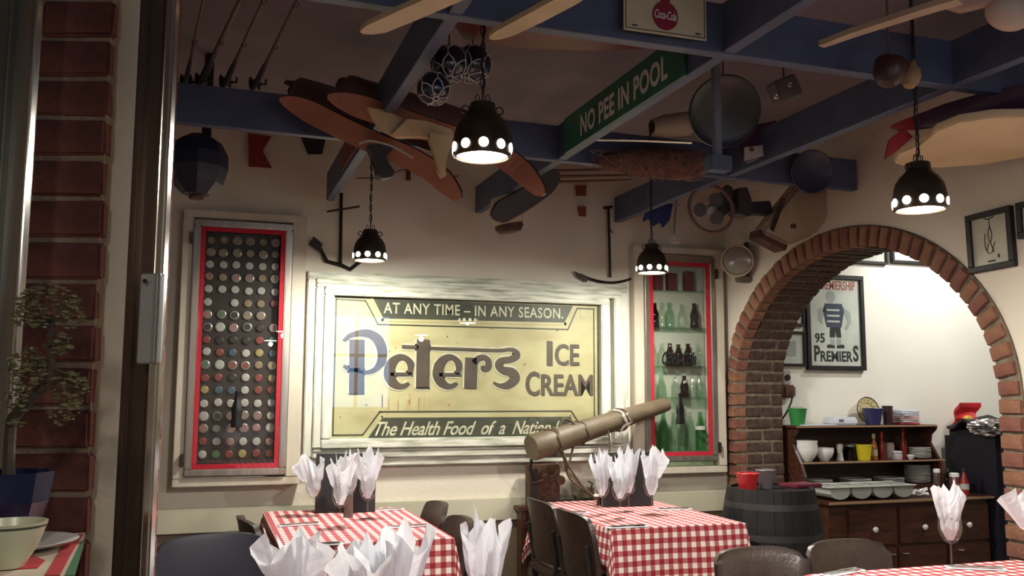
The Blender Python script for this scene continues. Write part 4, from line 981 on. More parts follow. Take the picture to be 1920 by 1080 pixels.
pr_(t,'fin',[(1660,298),(1668,262),(1694,240),(1712,256),(1684,282)],P(1690,260,Z=2.6).y,.01,M_hull)
bm=NB(); c=P(1900,180,Z=2.72); tube(bm,[c,Vector((c.x,c.y,CH))],.004,5); link('hanging_cord',bm,M_brope,t)
# outboard motor
t=at0('old cream outboard motor mounted on the wall above the arch','outboard_motor','outboard motor')
pr_(t,'cowl',[(1507,334),(1535,338),(1556,356),(1560,400),(1530,440),(1480,460),(1434,440),(1430,430)],4.85,.14,M_cowl,.02)
pr_(t,'cowl_band',[(1474,372),(1466,371),(1444,428),(1451,434)],4.843,.01,M_rust)
pr_(t,'cowl_rim',[(1426,428),(1432,441),(1478,460),(1474,470),(1424,444)],4.845,.12,M_rust,.004)
pr_(t,'cowl_badge',[(1484,420),(1493,419),(1493,428),(1484,428)],4.842,.01,M_rust)
pr_(t,'leg',[(1366,380),(1445,376),(1452,402),(1370,396)],4.9,.09,M_rub,.006)
pr_(t,'clamp_bracket',[(1385,352),(1402,350),(1410,372),(1412,402),(1404,406),(1384,400)],4.88,.12,plain('motor_dark',(.045,.035,.035),.5),.006)
pr_(t,'skeg',[(1365,345),(1375,352),(1374,382),(1366,400),(1350,410),(1342,380)],4.93,.05,plain('motor_dark',(.045,.035,.035),.5),.004)
c=P(1333,392,Y=4.88); M=Matrix.Translation(c)@ROT((-.45,-.85,-.1))
bm=NB(); tube(bm,[M@Vector((.128*math.cos(i*PI/12),.148*math.sin(i*PI/12),0)) for i in range(24)],.012,6,closed=True); link('prop_guard',bm,mat('guard_brown',(.11,.06,.045),.6,scale=9),t,True)
for k in range(3):
    an=k*2*PI/3+.6; bm=NB(); q=[]
    for i in range(9):
        s=i/8; q.append((.02+.09*s,.045*math.sin(PI*s)**.7))
    lp_=[Vector((r_*math.cos(an)-w_*math.sin(an),r_*math.sin(an)+w_*math.cos(an),.012*s2)) for (r_,w_),s2 in zip(q,[0]*9)]+[Vector((r_*math.cos(an)+w_*math.sin(an),r_*math.sin(an)-w_*math.cos(an),.0)) for r_,w_ in reversed(q[1:-1])]
    prism(bm,[M@v for v in lp_],(M.to_3x3()@Vector((0,0,.006)))); link('propeller_blade',bm,plain('blade_grey',(.05,.04,.04),.5),t)
bm=NB(); lathe(bm,[(.03,-.03),(.03,.02),(.012,.04)],16,M=M); link('prop_hub',bm,M_grey,t,True)
bm=NB(); tube(bm,[P(1500,400,Y=5.0),Vector((XA-.01,4.9,P(1500,400,Y=5.0).z))],.015,8); link('mounting_arm',bm,M_black,t)
# navy dish
c=P(1520,322,Y=4.47); t=at0('navy enamel dish hanging against the beam above the motor','navy_dish','dish')
bm=NB(); lathe(bm,[(.001,0),(.09,.004),(.125,.022),(.13,.02),(.095,-.004),(.001,-.008)],32,M=Matrix.Translation(c)@ROT((-.2,-.95,-.2)),cap=False); link('dish_body',bm,plain('navy_enamel',(.025,.03,.07),.35),t,True)
# blue pennant, small fitting
flat('pennant','ragged navy blue pennant hanging behind the right small lamp cord','flag',[(1205,412),(1215,386),(1262,381),(1256,412),(1243,427),(1237,417),(1226,424),(1216,410),(1208,416)],5.75,.006,M_flagb)
t=at0('slim white light fitting hanging above the right bottle cabinet','light_fitting','light fitting'); 
bm=NB(); tube(bm,[P(1264,438,Y=5.7),P(1266,400,Y=5.7),P(1268,384,Y=5.7),Vector((P(1268,384,Y=5.7).x,5.7,CH))],.007,6); link('stem',bm,M_grey,t)
bm=NB(); box(bm,P(1266,449,Y=5.7),(.06,.05,.06),None,.008); link('fitting_head',bm,plain('fitting_white',(.46,.42,.40),.5),t)
bm=NB(); c=P(1268,384,Y=5.7); box(bm,c,(.05,.03,.03),None,.005); link('top_clamp',bm,plain('fitting_white',(.46,.42,.40),.5),t)
OR=['topmost','second from top','third from top','fourth from top','fifth from top','sixth from top','seventh from top','eighth from top','ninth from top','tenth from top','eleventh from top','lowest']
# =================================================================== TABLES
def gingham():
    m=bpy.data.materials.new('gingham_cloth'); m.use_nodes=True; nt=m.node_tree; b=nt.nodes['Principled BSDF']; b.inputs['Roughness'].default_value=.85
    uv=nt.nodes.new('ShaderNodeUVMap'); sp=nt.nodes.new('ShaderNodeSeparateXYZ'); nt.links.new(uv.outputs[0],sp.inputs[0])
    outs=[]
    for k in (0,1):
        a=nt.nodes.new('ShaderNodeMath'); a.operation='MULTIPLY'; a.inputs[1].default_value=1/.0565; nt.links.new(sp.outputs[k],a.inputs[0])
        f=nt.nodes.new('ShaderNodeMath'); f.operation='FRACT'; nt.links.new(a.outputs[0],f.inputs[0])
        g=nt.nodes.new('ShaderNodeMath'); g.operation='GREATER_THAN'; g.inputs[1].default_value=.5; nt.links.new(f.outputs[0],g.inputs[0]); outs.append(g)
    ad=nt.nodes.new('ShaderNodeMath'); ad.operation='ADD'; nt.links.new(outs[0].outputs[0],ad.inputs[0]); nt.links.new(outs[1].outputs[0],ad.inputs[1])
    hf=nt.nodes.new('ShaderNodeMath'); hf.operation='MULTIPLY'; hf.inputs[1].default_value=.5; nt.links.new(ad.outputs[0],hf.inputs[0])
    rp=nt.nodes.new('ShaderNodeValToRGB'); rp.color_ramp.interpolation='CONSTANT'
    e=rp.color_ramp.elements; e[0].position=0; e[0].color=(.80,.73,.68,1); e[1].position=.4; e[1].color=(.44,.13,.13,1); x=e.new(.8); x.color=(.27,.011,.024,1)
    nt.links.new(hf.outputs[0],rp.inputs[0]); nt.links.new(rp.outputs[0],b.inputs['Base Color']); return m
M_ging=gingham()
def cloth_table(label,clabel,x0,x1,y0,y1,seed,du_=.245,dv_=.33,z=.75):
    cx,cy=(x0+x1)/2,(y0+y1)/2; hw,hl=(x1-x0)/2,(y1-y0)/2
    t=thing('dining_table',label,'table',(cx,cy,0),0,'restaurant dining tables')
    bm=NB(); box(bm,(0,0,z-.022),(hw*2-.02,hl*2-.02,.03),None,.004); link('tabletop',bm,M_dwood,t)
    bm=NB(); tube(bm,[(0,0,.03),(0,0,z-.036)],.035,12); link('pedestal',bm,M_black,t)
    bm=NB(); lathe(bm,[(.11,0),(.11,.015),(.05,.035)],24); link('base_plate',bm,M_black,t,True)
    rn=random.Random(seed); bm=NB(); uvl=bm.loops.layers.uv.new('UVMap'); st=.03
    nu=int((hw+du_)*2/st); nv=int((hl+dv_)*2/st); V={}
    ph=[rn.uniform(0,6) for _ in range(6)]
    for i in range(nu+1):
        for j in range(nv+1):
            u=-(hw+du_)+i*2*(hw+du_)/nu; v=-(hl+dv_)+j*2*(hl+dv_)/nv
            ou=max(0,abs(u)-hw); ov=max(0,abs(v)-hl); su=1 if u>0 else -1; sv=1 if v>0 else -1
            x=max(-hw,min(hw,u)); y=max(-hl,min(hl,v)); r=math.hypot(ou,ov)
            if r>0:
                du,dv=ou/r,ov/r; corner=min(du,dv)*1.41
                wob=.010*math.sin(v*9+ph[0])*(du) + .010*math.sin(u*10+ph[1])*dv
                out=.004+.07*r+ wob*min(1,r/.15) + corner*.20*r
                x+=su*du*out; y+=sv*dv*out; zz=z+.002-math.sqrt(max(0,r*r-(corner*.18*r)**2))+.004*min(1,r/.01)*0
            else: zz=z+.002
            V[i,j]=(bm.verts.new((x,y,zz)),u,v)
    for i in range(nu):
        for j in range(nv):
            q=[V[i,j],V[i+1,j],V[i+1,j+1],V[i,j+1]]
            f=bm.faces.new([a[0] for a in q])
            for lp,a in zip(f.loops,q): lp[uvl].uv=(a[1]+.4+hw+.0255,a[2]+hl+.4)
    o=link('tablecloth',bm,M_ging,None,True); o.location=(cx,cy,0)
    tag(o,clabel,'tablecloth','red gingham tablecloths'); return t
cloth_table('dining table under red gingham below the framed sign','red gingham cloth on the left table below the sign',.375,1.235,4.62,5.90,1)
cloth_table('dining table under red gingham near the bottle cabinet','red gingham cloth on the table next to the barrel',2.125,2.958,4.64,5.86,2)
cloth_table('dining table closest to the viewer at the bottom right','red gingham cloth at the bottom right corner',2.36,3.50,2.0,3.28,3)
cloth_table('dining table hidden below the frame with four napkin glasses','red gingham cloth under the nearest napkin glasses',.02,1.02,1.75,3.0,4,.2,.2)
# chairs
def make_chair(label,loc,rz,m=M_leather,ztop=.86,grp='dark leather dining chairs',nm='dining_chair'):
    t=thing(nm,label,'chair',loc,rz,grp)   # faces +X locally, back at x=-.2
    bm=NB(); box(bm,(.02,0,.45),(.42,.43,.07),None,.02); link('seat',bm,m,t)
    bm=NB(); n=10
    rows=[]
    for k,(z,xo) in enumerate(((.50,-.175),(.56,-.185),(.72,-.205),(ztop-.03,-.225),(ztop,-.235))):
        row=[]
        for i in range(n+1):
            s=i/n*2-1; w=.235-.03*max(0,(z-ztop+.04)/.04) ; cv=.045*(s*s)
            row.append((xo+cv,s*w,z-(.02*abs(s)**4 if k>=3 else 0)))
        rows.append(row)
    F=[[bm.verts.new((x+.014,y,z)) for x,y,z in r] for r in rows]; B=[[bm.verts.new((x-.014,y,z)) for x,y,z in r] for r in rows]
    for G in (F,B):
        for a,b in zip(G,G[1:]):
            for i in range(n): bm.faces.new((a[i],a[i+1],b[i+1],b[i]))
    for k in (0,-1):
        for i in range(n): bm.faces.new((F[k][i],F[k][i+1],B[k][i+1],B[k][i]))
    for i in (0,-1):
        for k in range(len(rows)-1): bm.faces.new((F[k][i],F[k+1][i],B[k+1][i],B[k][i]))
    bmesh.ops.bevel(bm,geom=[e for e in bm.edges if e.calc_face_angle(0)>1.0],offset=.006,segments=2,affect='EDGES')
    link('backrest',bm,m,t,True)
    for sx in (-1,1):
        for sy in (-1,1):
            bm=NB(); box(bm,(.02+sx*.18,sy*.18,.2075),(.032,.032,.42),None,.004); link('leg',bm,M_black,t)
    for sy in (-1,1):
        bm=NB(); tube(bm,[(-.165,sy*.18,.40),(-.17,sy*.195,.55),(-.195,sy*.2,.70)],.013,6); link('back_post',bm,M_black,t)
    return t
make_chair('brown leather chair nearer the back wall on the left side of the cabinet table',(2.10,5.17,0),0)
make_chair('brown leather chair nearer the viewer on the left side of the cabinet table',(2.09,4.65,0),0)
make_chair('brown leather chair nearer the back wall on the right side of the sign table',(1.15,5.42,0),PI,ztop=.83)
make_chair('brown leather chair nearer the viewer on the right side of the sign table',(1.15,4.90,0),PI,ztop=.81)
make_chair('brown leather chair on the left side of the sign table',(.43,4.95,0),.12,ztop=.85)
make_chair('dark chair behind the bottom right table, left one',(2.45,3.57,0),-PI/2-.06,ztop=.775)
make_chair('dark chair behind the bottom right table, right one',(2.96,3.58,0),-PI/2+.03,ztop=.785)
make_chair('navy chair at the bottom left with its back towards the steel post',(.11,3.86,0),-PI/2+.28,m=M_navy,ztop=.90)
# wine glasses with napkins
gprof=[0,0,0,0,0,(.008,.100),(.028,.112),(.042,.135),(.049,.165),(.047,.20),(.040,.235)]
def glass_obj(label,loc,s=1):
    t=thing('wine_glass',label,'glass',loc,0,'wine glasses with napkins')
    bm=NB(); lathe(bm,[(.034,0),(.034,.002),(.008,.006)],24); link('foot',bm,M_wine,t,True)
    bm=NB(); lathe(bm,[(.008,.006),(.004,.02),(.004,.095),(.010,.102)],12,cap=False); link('stem',bm,M_wine,t,True)
    bm=NB(); lathe(bm,gprof[5:],28,cap=False); link('bowl',bm,M_wine,t,True)
    t.scale=(s,s,s); return t
def napkin(label,loc,seed,h=.40,w=.07,lean=(0,0),z0=.115):
    rn=random.Random(seed); bm=NB(); n=36; rows=[]
    npk=rn.choice((3,3,4)); ph=rn.uniform(0,6); pk=[rn.uniform(.65,1) for _ in range(8)]
    an0=[rn.uniform(-.25,.25) for _ in range(8)]
    H=h-z0
    for k in range(13):
        s=k/12; row=[]
        for i in range(n):
            a=2*PI*i/n
            # tip profile
            q=(a+ph)/(2*PI)*npk; fr=q%1; idx=int(q)%npk
            tri=1-abs(fr-.5)*2; tipz=.60+.40*tri**.8*pk[idx]
            r=.012+.020*min(1,s*4)+ (w-.03)*max(0,s-.22)**1.15*1.2
            r*=1+.20*math.sin(a*5+ph*3+s*2)*(.35+.65*s)+.10*math.sin(a*9+ph)
            r=min(r,.036) if s*tipz<.36 else r
            z=z0+H*s*tipz
            sq=1-.45*abs(math.sin((a+ph)))*s
            x=r*math.cos(a)*1.15+lean[0]*s*s; y=r*math.sin(a)*sq+lean[1]*s*s
            row.append(bm.verts.new((x+rn.uniform(-1,1)*.0015*s,y+rn.uniform(-1,1)*.0015*s,z+rn.uniform(-1,1)*.003*s)))
        rows.append(row)
    for a,b in zip(rows,rows[1:]):
        for i in range(n): bm.faces.new((a[i],a[(i+1)%n],b[(i+1)%n],b[i]))
    bm.faces.new(rows[0])
    # inner leaf
    for k in range(2):
        a=rn.uniform(0,6); d=Vector((math.cos(a),math.sin(a),0)); e=Vector((-d.y,d.x,0))
        pts=[Vector((0,0,z0+H*.35))-e*.02,Vector((0,0,z0+H*.35))+e*.02,d*w*.4+e*w*.45+Vector((lean[0]*.6,lean[1]*.6,z0+H*.75)),d*w*.55+Vector((lean[0],lean[1],z0+H*(.9+.1*k))),d*w*.2-e*w*.4+Vector((lean[0]*.6,lean[1]*.6,z0+H*.72))]
        v=[bm.verts.new(p) for p in pts]; c=bm.verts.new(sum(pts,Vector())/5+d*.012)
        for i in range(5): bm.faces.new((v[i],v[(i+1)%5],c))
    o=link('napkin',bm,M_nap); o.location=loc; tag(o,label,'napkin','white napkins folded in the wine glasses'); return o
NG=[((.64,5.60),11,'leftmost on the sign table',.37,(-.03,0),.072),((.735,5.15),12,'front one on the sign table',.40,(0,0),.064),((.925,5.40),13,'right one on the sign table',.42,(0,0),.066),((.86,5.66),14,'back one on the sign table, by the menu board',.39,(.03,0),.066),
    ((2.30,5.16),15,'leftmost on the cabinet table',.40,(-.01,0),.062),((2.335,4.98),16,'front one on the cabinet table',.40,(0,0),.056),((2.52,5.25),17,'middle one on the cabinet table',.42,(0,0),.06),((2.60,5.10),18,'right one on the cabinet table',.42,(.02,0),.07),
    ((3.055,3.21),19,'tall one on the bottom right table',.375,(0,0),.060),((3.10,2.80),20,'cut off one at the bottom right corner',.385,(0,0),.115),
    ((.255,2.60),21,'nearest one at the lower left',.385,(-.01,0),.085),((.435,2.46),22,'left of the nearest middle pair',.37,(-.02,0),.075),((.52,2.52),23,'right of the nearest middle pair',.41,(.01,0),.08),((.775,2.56),24,'near one beside the sign table cloth corner',.415,(0,0),.058)]
for (x,y),sd,lb,h,ln,w_ in NG:
    glass_obj('stemmed wine glass holding a napkin, '+lb,(x,y,.7535))
    napkin('white napkin in a wine glass, '+lb,(x,y,.7535),sd,h,w_,ln)
# cutlery settings
def cutlery(label,p,rz,grp='cutlery laid on folded paper napkins'):
    t=thing('cutlery_setting',label,'cutlery',(p.x,p.y,.7535),rz,grp)
    bm=NB(); box(bm,(0,0,.003),(.24,.06,.005),None,.002); link('paper_strip',bm,M_nap,t)
    bm=NB(); board(bm,[(-.11,.012,.007),(-.02,.012,.007),(.0,.012,.008),(.11,.012,.008)],[.014,.014,.018,.012],(0,1,0),.003,0,0); link('knife',bm,M_chrome,t)
    bm=NB(); board(bm,[(-.10,-.012,.007),(.02,-.012,.007),(.05,-.012,.008),(.10,-.012,.008)],[.012,.009,.022,.02],(0,1,0),.003,0,0); link('fork',bm,M_chrome,t)
for (x,y),rz,lb in (((562,984),.15,'paper strip with cutlery at the back left of the sign table'),((722,956),.2,'cutlery at the back right corner of the sign table'),((598,1022),.15,'cutlery at the front left of the sign table'),((768,987),.1,'cutlery at the front right of the sign table'),
    ((1068,962),-.1,'cutlery at the back left of the cabinet table'),((1176,988),.0,'cutlery at the front of the cabinet table'),((1262,955),-.1,'cutlery at the back right of the cabinet table'),((1830,1066),-.5,'cutlery beside the tall napkin glass on the bottom right table'),((1580,1074),.3,'cutlery at the left end of the bottom right table')):
    cutlery(lb,P(x,y,Z=.755),rz)
# menus
def menu(label,x,y,w_,h_,rz):
    t=thing('menu_stand',label,'menu',(x,y,.7535),rz,'black menu boards on the tables')
    bm=NB(); box(bm,(0,0,h_/2+.0),(w_,.006,h_),Matrix.Rotation(R(-6),3,'X'),.002); link('front_panel',bm,plain('menu_black',(.012,.009,.010),.4),t)
    bm=NB(); box(bm,(0,.055,h_/2),(w_,.006,h_),Matrix.Rotation(R(6),3,'X'),.002); link('back_panel',bm,plain('menu_black',(.012,.009,.010),.4),t)
    bm=NB(); box(bm,(0,.028,.01),(w_*.9,.07,.012),None,.003); link('base_slot',bm,M_rub,t)
menu('tall black menu board behind the napkin glasses on the sign table',.845,5.73,.36,.355,-.1)
menu('tall black menu board behind the napkin glasses on the cabinet table',2.625,5.50,.36,.345,-.05)
def jar(label,p,r,h,m,mc,nm='pepper_mill',cat='shaker',grp=None):
    t=thing(nm,label,cat,p,0,grp); bm=NB(); lathe(bm,[(r,0),(r*1.05,.004),(r*.9,h*.5),(r*.95,h*.8)],16); link('jar_body',bm,m,t,True)
    bm=NB(); lathe(bm,[(r*.85,h*.8),(r*.9,h*.85),(r*.6,h*.98),(r*.2,h)],16); link('jar_top',bm,mc,t,True); return t
jar('dull brown pepper mill between the napkin glasses on the sign table',(.83,5.50,.7535),.028,.16,plain('mill_brown',(.16,.11,.09),.5),M_grey)
jar('small white salt shaker left of the cabinet table menu board',(2.395,5.46,.7535),.022,.09,M_gc,plain('salt_cap',(.5,.48,.42),.5),'salt_shaker')
# =================================================================== TIMBER CYLINDER CONTRAPTION
t=thing('plinth_table','low dark wooden stand behind the cabinet table','stand',(2.38,6.0,0))
bm=NB(); box(bm,(0,0,.70),(.68,.12,.03),None,.004); link('stand_top',bm,M_dwood,t)
for sx in (-1,1):
    bm=NB(); box(bm,(sx*.30,0,.343),(.04,.10,.685),None,.004); link('stand_leg',bm,M_dwood,t)
t=at0('long brown timber cylinder bound with rope on a rusty iron mechanism','ship_relic','relic')
a=P(996,840,Y=5.66); b=P(1249,758,Y=5.93); d=(b-a).normalized(); L=(b-a).length
M=Matrix.Translation(a)@ROT(d)
bm=NB(); lathe(bm,[(.001,0),(.082,0),(.086,.01),(.084,L*.12),(.078,L*.3),(.066,L*.62),(.052,L*.97),(.050,L),(.001,L)],28,M=M,cap=False); link('timber_cylinder',bm,M_bronze,t,True)
def ring(s,r,tr,m,nm,jit=.0,turns=1,tilt=0):
    c=M@Vector((0,0,L*s)); x,y=frame_from(d); pts=[]
    for i in range(18*turns):
        an=2*PI*i/18; pts.append(c+(x*math.cos(an)+y*math.sin(an))*(r+jit*math.sin(i*2.3))+d*(.012*math.sin(i*1.7)*(1 if jit else 0)+tilt*math.cos(an)+.012*i/18*(turns>1)))
    bm=NB(); tube(bm,pts,tr,6,closed=turns==1); return link(nm,bm,m,t)
ring(.60,.072,.012,plain('clamp_pale',(.34,.31,.25),.6,bump=.5),'rope_clamp',.004,tilt=.03); ring(.635,.070,.012,plain('clamp_pale',(.34,.31,.25),.6,bump=.5),'rope_clamp',.004,tilt=.03); ring(.62,.078,.006,M_brope,'rope_clamp',.004,tilt=.05)
ring(.13,.088,.006,M_brope,'rope_turn',.003,tilt=.02); ring(.17,.087,.006,M_brope,'rope_turn',.003,tilt=-.03); ring(.33,.08,.005,M_brope,'rope_turn',.002,tilt=.02)
for k,pts in enumerate((((1003,806),(1025,806),(1046,830),(1068,876),(1095,915),(1112,930)),((1048,810),(1056,786),(1074,792),(1079,812),(1072,850),(1064,880)),((1046,828),(1058,860),(1066,892),(1085,912),(1118,932),(1124,918)),((1138,800),(1143,822),(1143,848)))):
    bm=NB(); tube(bm,smoothpts([P(x,y,Y=5.68+.02*k) for x,y in pts],5),[.008,.008,.009,.006][k],6); link('hanging_rope',bm,M_brope,t)
bx=P(1026,906,Y=5.9); bm=NB(); box(bm,(bx.x,5.99,.866),(.22,.10,.25),None,.006); link('iron_box',bm,M_rust,t)
bm=NB(); box(bm,(bx.x-.085,5.93,.86),(.05,.02,.22),None,.004); link('black_side_plate',bm,M_black,t)
for k in range(3):
    q=P(1022+14*k,[893,912,900][k],Y=5.86); bm=NB(); lathe(bm,[(.02+.006*k,0),(.02+.006*k,.02),(.01,.025)],10,M=Matrix.Translation(q)@Matrix.Rotation(R(90),4,'X')); link('gear',bm,M_rust,t)
bm=NB(); tube(bm,[P(1000,905,Y=5.86),P(1020,900,Y=5.86),P(1040,892,Y=5.86),P(1050,880,Y=5.86)],.008,6); link('crank_arm',bm,M_rust,t)
bm=NB(); box(bm,(2.38,5.995,.7285),(.52,.11,.024),None,.004); link('tray_base',bm,M_rust,t)
bm=NB(); tube(bm,[P(997,860,Y=5.78),P(994,880,Y=5.8),P(1002,900,Y=5.86)],.012,8); link('front_strut',bm,M_black,t)
bm=NB(); tube(bm,smoothpts([P(1045,868,Y=5.9),P(1070,890,Y=5.9),P(1098,918,Y=5.9)],4),.011,6); link('curved_strut',bm,plain('strut_tan',(.22,.17,.10),.6),t)
q=P(1108,922,Y=5.92); bm=NB(); lathe(bm,[(.045,-.035),(.05,-.03),(.05,.03),(.045,.035)],16,c=(q.x,5.99,.79)); link('small_drum',bm,plain('drum_olive',(.11,.09,.05),.6),t,True)
bm=NB(); tube(bm,[(q.x,q.y,.82),(q.x+.01,q.y,.86),(q.x-.02,q.y,.875)],.006,6); link('drum_tap',bm,M_black,t)
# =================================================================== BARREL
bc=P(1465,912,Z=.90); bc.z=0; bc.x=min(bc.x,3.40)
t=thing('oak_barrel','black painted oak barrel standing left of the brick arch','barrel',tuple(bc))
prof=lambda z:.265+.055*math.sin(PI*z/.90)
for k in range(18):
    bm=NB(); a0=2*PI*k/18; a1=2*PI*(k+.98)/18; rows=[]
    for z in [.90*i/8 for i in range(9)]:
        r=prof(z); rows.append([bm.verts.new((rr*math.cos(a),rr*math.sin(a),z)) for rr,a in ((r,a0),(r+.002,(a0+a1)/2),(r,a1),(r-.02,a1),(r-.02,a0))])
    for ra,rb in zip(rows,rows[1:]):
        for i in range(5): bm.faces.new((ra[i],ra[(i+1)%5],rb[(i+1)%5],rb[i]))
    bm.faces.new(rows[0]); bm.faces.new(rows[-1]); link('stave',bm,M_barrel,t)
bm=NB(); lathe(bm,[(.25,.865),(.25,.885)],32); link('barrel_head',bm,M_barrel,t)
for z in (.05,.22,.62,.80):
    bm=NB(); lathe(bm,[(prof(z)+.0,z-.018),(prof(z)+.005,z-.018),(prof(z+.03)+.005,z+.02),(prof(z+.03),z+.02)],36,cap=False); link('hoop',bm,plain('hoop_iron',(.035,.033,.034),.5,metal=.3),t,True)
def bucket(label,p,r0,r1,h,m,rim=None,nm='bucket',cat='bucket',grp=None,handle=True):
    t=thing(nm,label,cat,tuple(p),0,grp); bm=NB(); lathe(bm,[(r0,0),(r1,h),(r1+.004,h),(r1-.003,h-.002),(r0-.003,.004)],24,cap=False); lathe(bm,[(r0,0.001),(.001,.001)],24,cap=False); link('bucket_body',bm,m,t,True)
    bm=NB(); tube(bm,[(r1*math.cos(i*PI/12),r1*math.sin(i*PI/12),h) for i in range(24)],.003,5,closed=True); link('rim',bm,rim or m,t)
    if handle:
        bm=NB(); tube(bm,[((r1+.003)*math.cos(PI*i/10),.0,h-.01+r1*.35*math.sin(PI*i/10)) for i in range(11)],.0018,5); link('wire_handle',bm,M_grey,t)
    return t
top=.886
p=P(1402,918,Z=top); bucket('small red metal bucket on the barrel top',(p.x,p.y,top),.050,.072,.10,plain('bucket_red',(.45,.02,.025),.35))
p=P(1436,917,Z=top+.0); bucket('small grey metal bucket on the barrel top',(p.x+.02,p.y+.03,top),.038,.062,.115,plain('bucket_grey',(.20,.17,.18),.4,metal=.3))
p=P(1498,912,Z=top); bm=NB(); box(bm,(p.x-.01,p.y-.03,top+.012),(.22,.17,.024),Matrix.Rotation(R(8),3,'Z'),.006); tag(link('menu_folder',bm,plain('folder_maroon',(.12,.015,.03),.4)),'maroon folder lying on the right of the barrel top','folder')
# =================================================================== SIDEBOARD BEHIND THE ARCH
X0,X1h,X1c=4.20,5.50,5.68
t=thing('sideboard_hutch','dark wooden sideboard with shelves drawers and white knobs behind the arch','sideboard',(0,0,0))
def sb(nm,lo,hi,m=M_dwood,bev=.004,par=None):
    bm=NB(); lo_hi(bm,lo,hi,bev); return link(nm,bm,m,par or t)
sb('countertop',(X0-.0,5.52,.695),(X1c,6.09,.72)); sb('counter_edge',(X0-.0,5.514,.700),(X1c+.004,5.522,.718),M_dwoodt,.002)
sb('plinth_shelf',(X0,5.83,.72),(X1h,6.09,.785)); sb('carcass',(X0+.03,5.56,.0),(X1c-.03,6.085,.695))
sb('back_board',(X0,6.07,.785),(X1h,6.09,1.225),plain('dark_board',(.04,.016,.01),.5))
sb('top_shelf',(X0-.02,5.84,1.222),(X1h-.02,6.09,1.240),M_dwood); sb('shelf_edge',(X0-.02,5.834,1.226),(X1h-.02,5.842,1.238),M_dwoodt,.002)
sb('middle_shelf',(X0+.02,5.83,.957),(X1h,6.07,.973)); sb('shelf_edge',(X0+.02,5.824,.960),(X1h+.03,5.832,.972),M_dwoodt,.002)
for x,nm in ((X0,'left_side'),(X1h-.02,'right_side')):
    bm=NB(); yz=[(6.09,.785),(5.80,.785),(5.79,.87),(5.83,.96),(5.88,1.03),(5.93,1.10),(5.92,1.16),(5.87,1.20),(5.86,1.223),(6.09,1.223)]
    prism(bm,[(x,y,z) for y,z in yz],(.022,0,0)); link(nm,bm,M_dwood,t)
kx=[P(q,988,Y=5.55).x for q in (1637,1730,1813)]
dw=.40
MK=plain('knob_white',(.65,.62,.58),.3)
for k,x in enumerate(kx):
    dr=sb('drawer',(x-.21,5.545,.40),(x+.21,5.565,.665),M_dwood,.006)
    bm=NB(); lathe(bm,[(.008,0),(.01,.012),(.02,.018),(.021,.028),(.012,.036),(.001,.038)],16,M=Matrix.Translation((x,5.545,.515))@Matrix.Rotation(R(90),4,'X')); link('knob',bm,MK,dr,True)
for k,(xa,xb) in enumerate(((kx[0]-.21,kx[0]+.20),(kx[0]+.215,kx[1]+.21),(kx[1]+.225,kx[2]+.21))):
    dr=sb('cupboard_door',(xa,5.545,.06),(xb,5.565,.385),M_dwood,.006)
    hx_=P([1672,1697,1800][k],1030,Y=5.55).x
    bm=NB(); tube(bm,[(hx_-.02,5.545,.335),(hx_-.015,5.528,.335),(hx_+.015,5.528,.335),(hx_+.02,5.545,.335)],.005,6); link('door_handle',bm,M_chrome,dr)
Yt=5.95; zt_=1.2405
def X_at(px,Y=Yt): return P(px,800,Y=Y).x
bucket('green metal bucket at the left end of the sideboard top shelf',(X_at(1496),Yt,zt_),.050,.070,.125,plain('bucket_green',(.03,.22,.05),.4),nm='bucket',grp='buckets on the sideboard')
bucket('navy blue metal bucket on the sideboard top shelf',(X_at(1637,5.92),5.92,zt_),.055,.078,.125,plain('bucket_navy',(.03,.03,.11),.4),grp='buckets on the sideboard')
def up_(p0,w,d_,h): return p0
x=X_at(1575); q=thing('paper_parcel','white paper wrapped parcel lying on the sideboard top shelf','parcel',(x,5.95,zt_))
bm=NB(); box(bm,(0.0,0,.03),(.23,.15,.06),None,.015); link('parcel_body',bm,M_nap,q); bm=NB(); box(bm,(-.045,-.077,.036),(.04,.002,.02)); link('printed_label',bm,M_grey,q)
bm=NB(); box(bm,(X_at(1528,5.92),5.93,zt_+.004),(.30,.16,.007),Matrix.Rotation(R(6),3,'Z'),.001); tag(link('paper_sheet',bm,M_nap),'flat white papers between the green bucket and the parcel','paper')
# decorative plate
c=P(1626,767,Y=6.02); q=at0('yellow rimmed decorative plate leaning against the side room wall','decorative_plate','plate')
r_=.105; c.z=zt_+.108; M=Matrix.Translation(c)@Matrix.Rotation(R(80),4,'X')
bm=NB(); lathe(bm,[(.001,.0),(.055,.0),(.10,.012),(.105,.014),(.10,.010),(.05,-.006),(.001,-.006)],36,M=M,cap=False); link('plate_body',bm,plain('plate_cream',(.60,.52,.28),.3),q,True)
bm=NB(); tube(bm,[M@Vector((.104*math.cos(i*PI/16),.104*math.sin(i*PI/16),.013)) for i in range(32)],.004,6,closed=True); link('dark_rim',bm,plain('rim_dark',(.07,.05,.03),.4),q)
bm=NB(); tube(bm,[M@Vector((.062*math.cos(i*PI/16),.062*math.sin(i*PI/16),.004)) for i in range(32)],.002,6,closed=True); link('inner_ring',bm,plain('rim_ochre',(.35,.25,.09),.4),q)
bm=NB()
for i in range(14):
    p_=M@Vector((.083*math.cos(i*2*PI/14),.083*math.sin(i*2*PI/14),.0095)); bmesh.ops.create_icosphere(bm,subdivisions=1,radius=.006,matrix=Matrix.Translation(p_))
o=link('painted_dots',bm,plain('rim_ochre',(.35,.25,.09),.4),q); o['kind']='stuff'
bm=NB(); lathe(bm,[(.034,0),(.042,.145),(.038,.145),(.032,.01)],20,c=(X_at(1665,5.98),5.98,zt_)); tag(link('dark_tumbler',bm,plain('tumbler_dark',(.05,.02,.03),.3),None,True),'dark tumbler right of the navy bucket','cup')
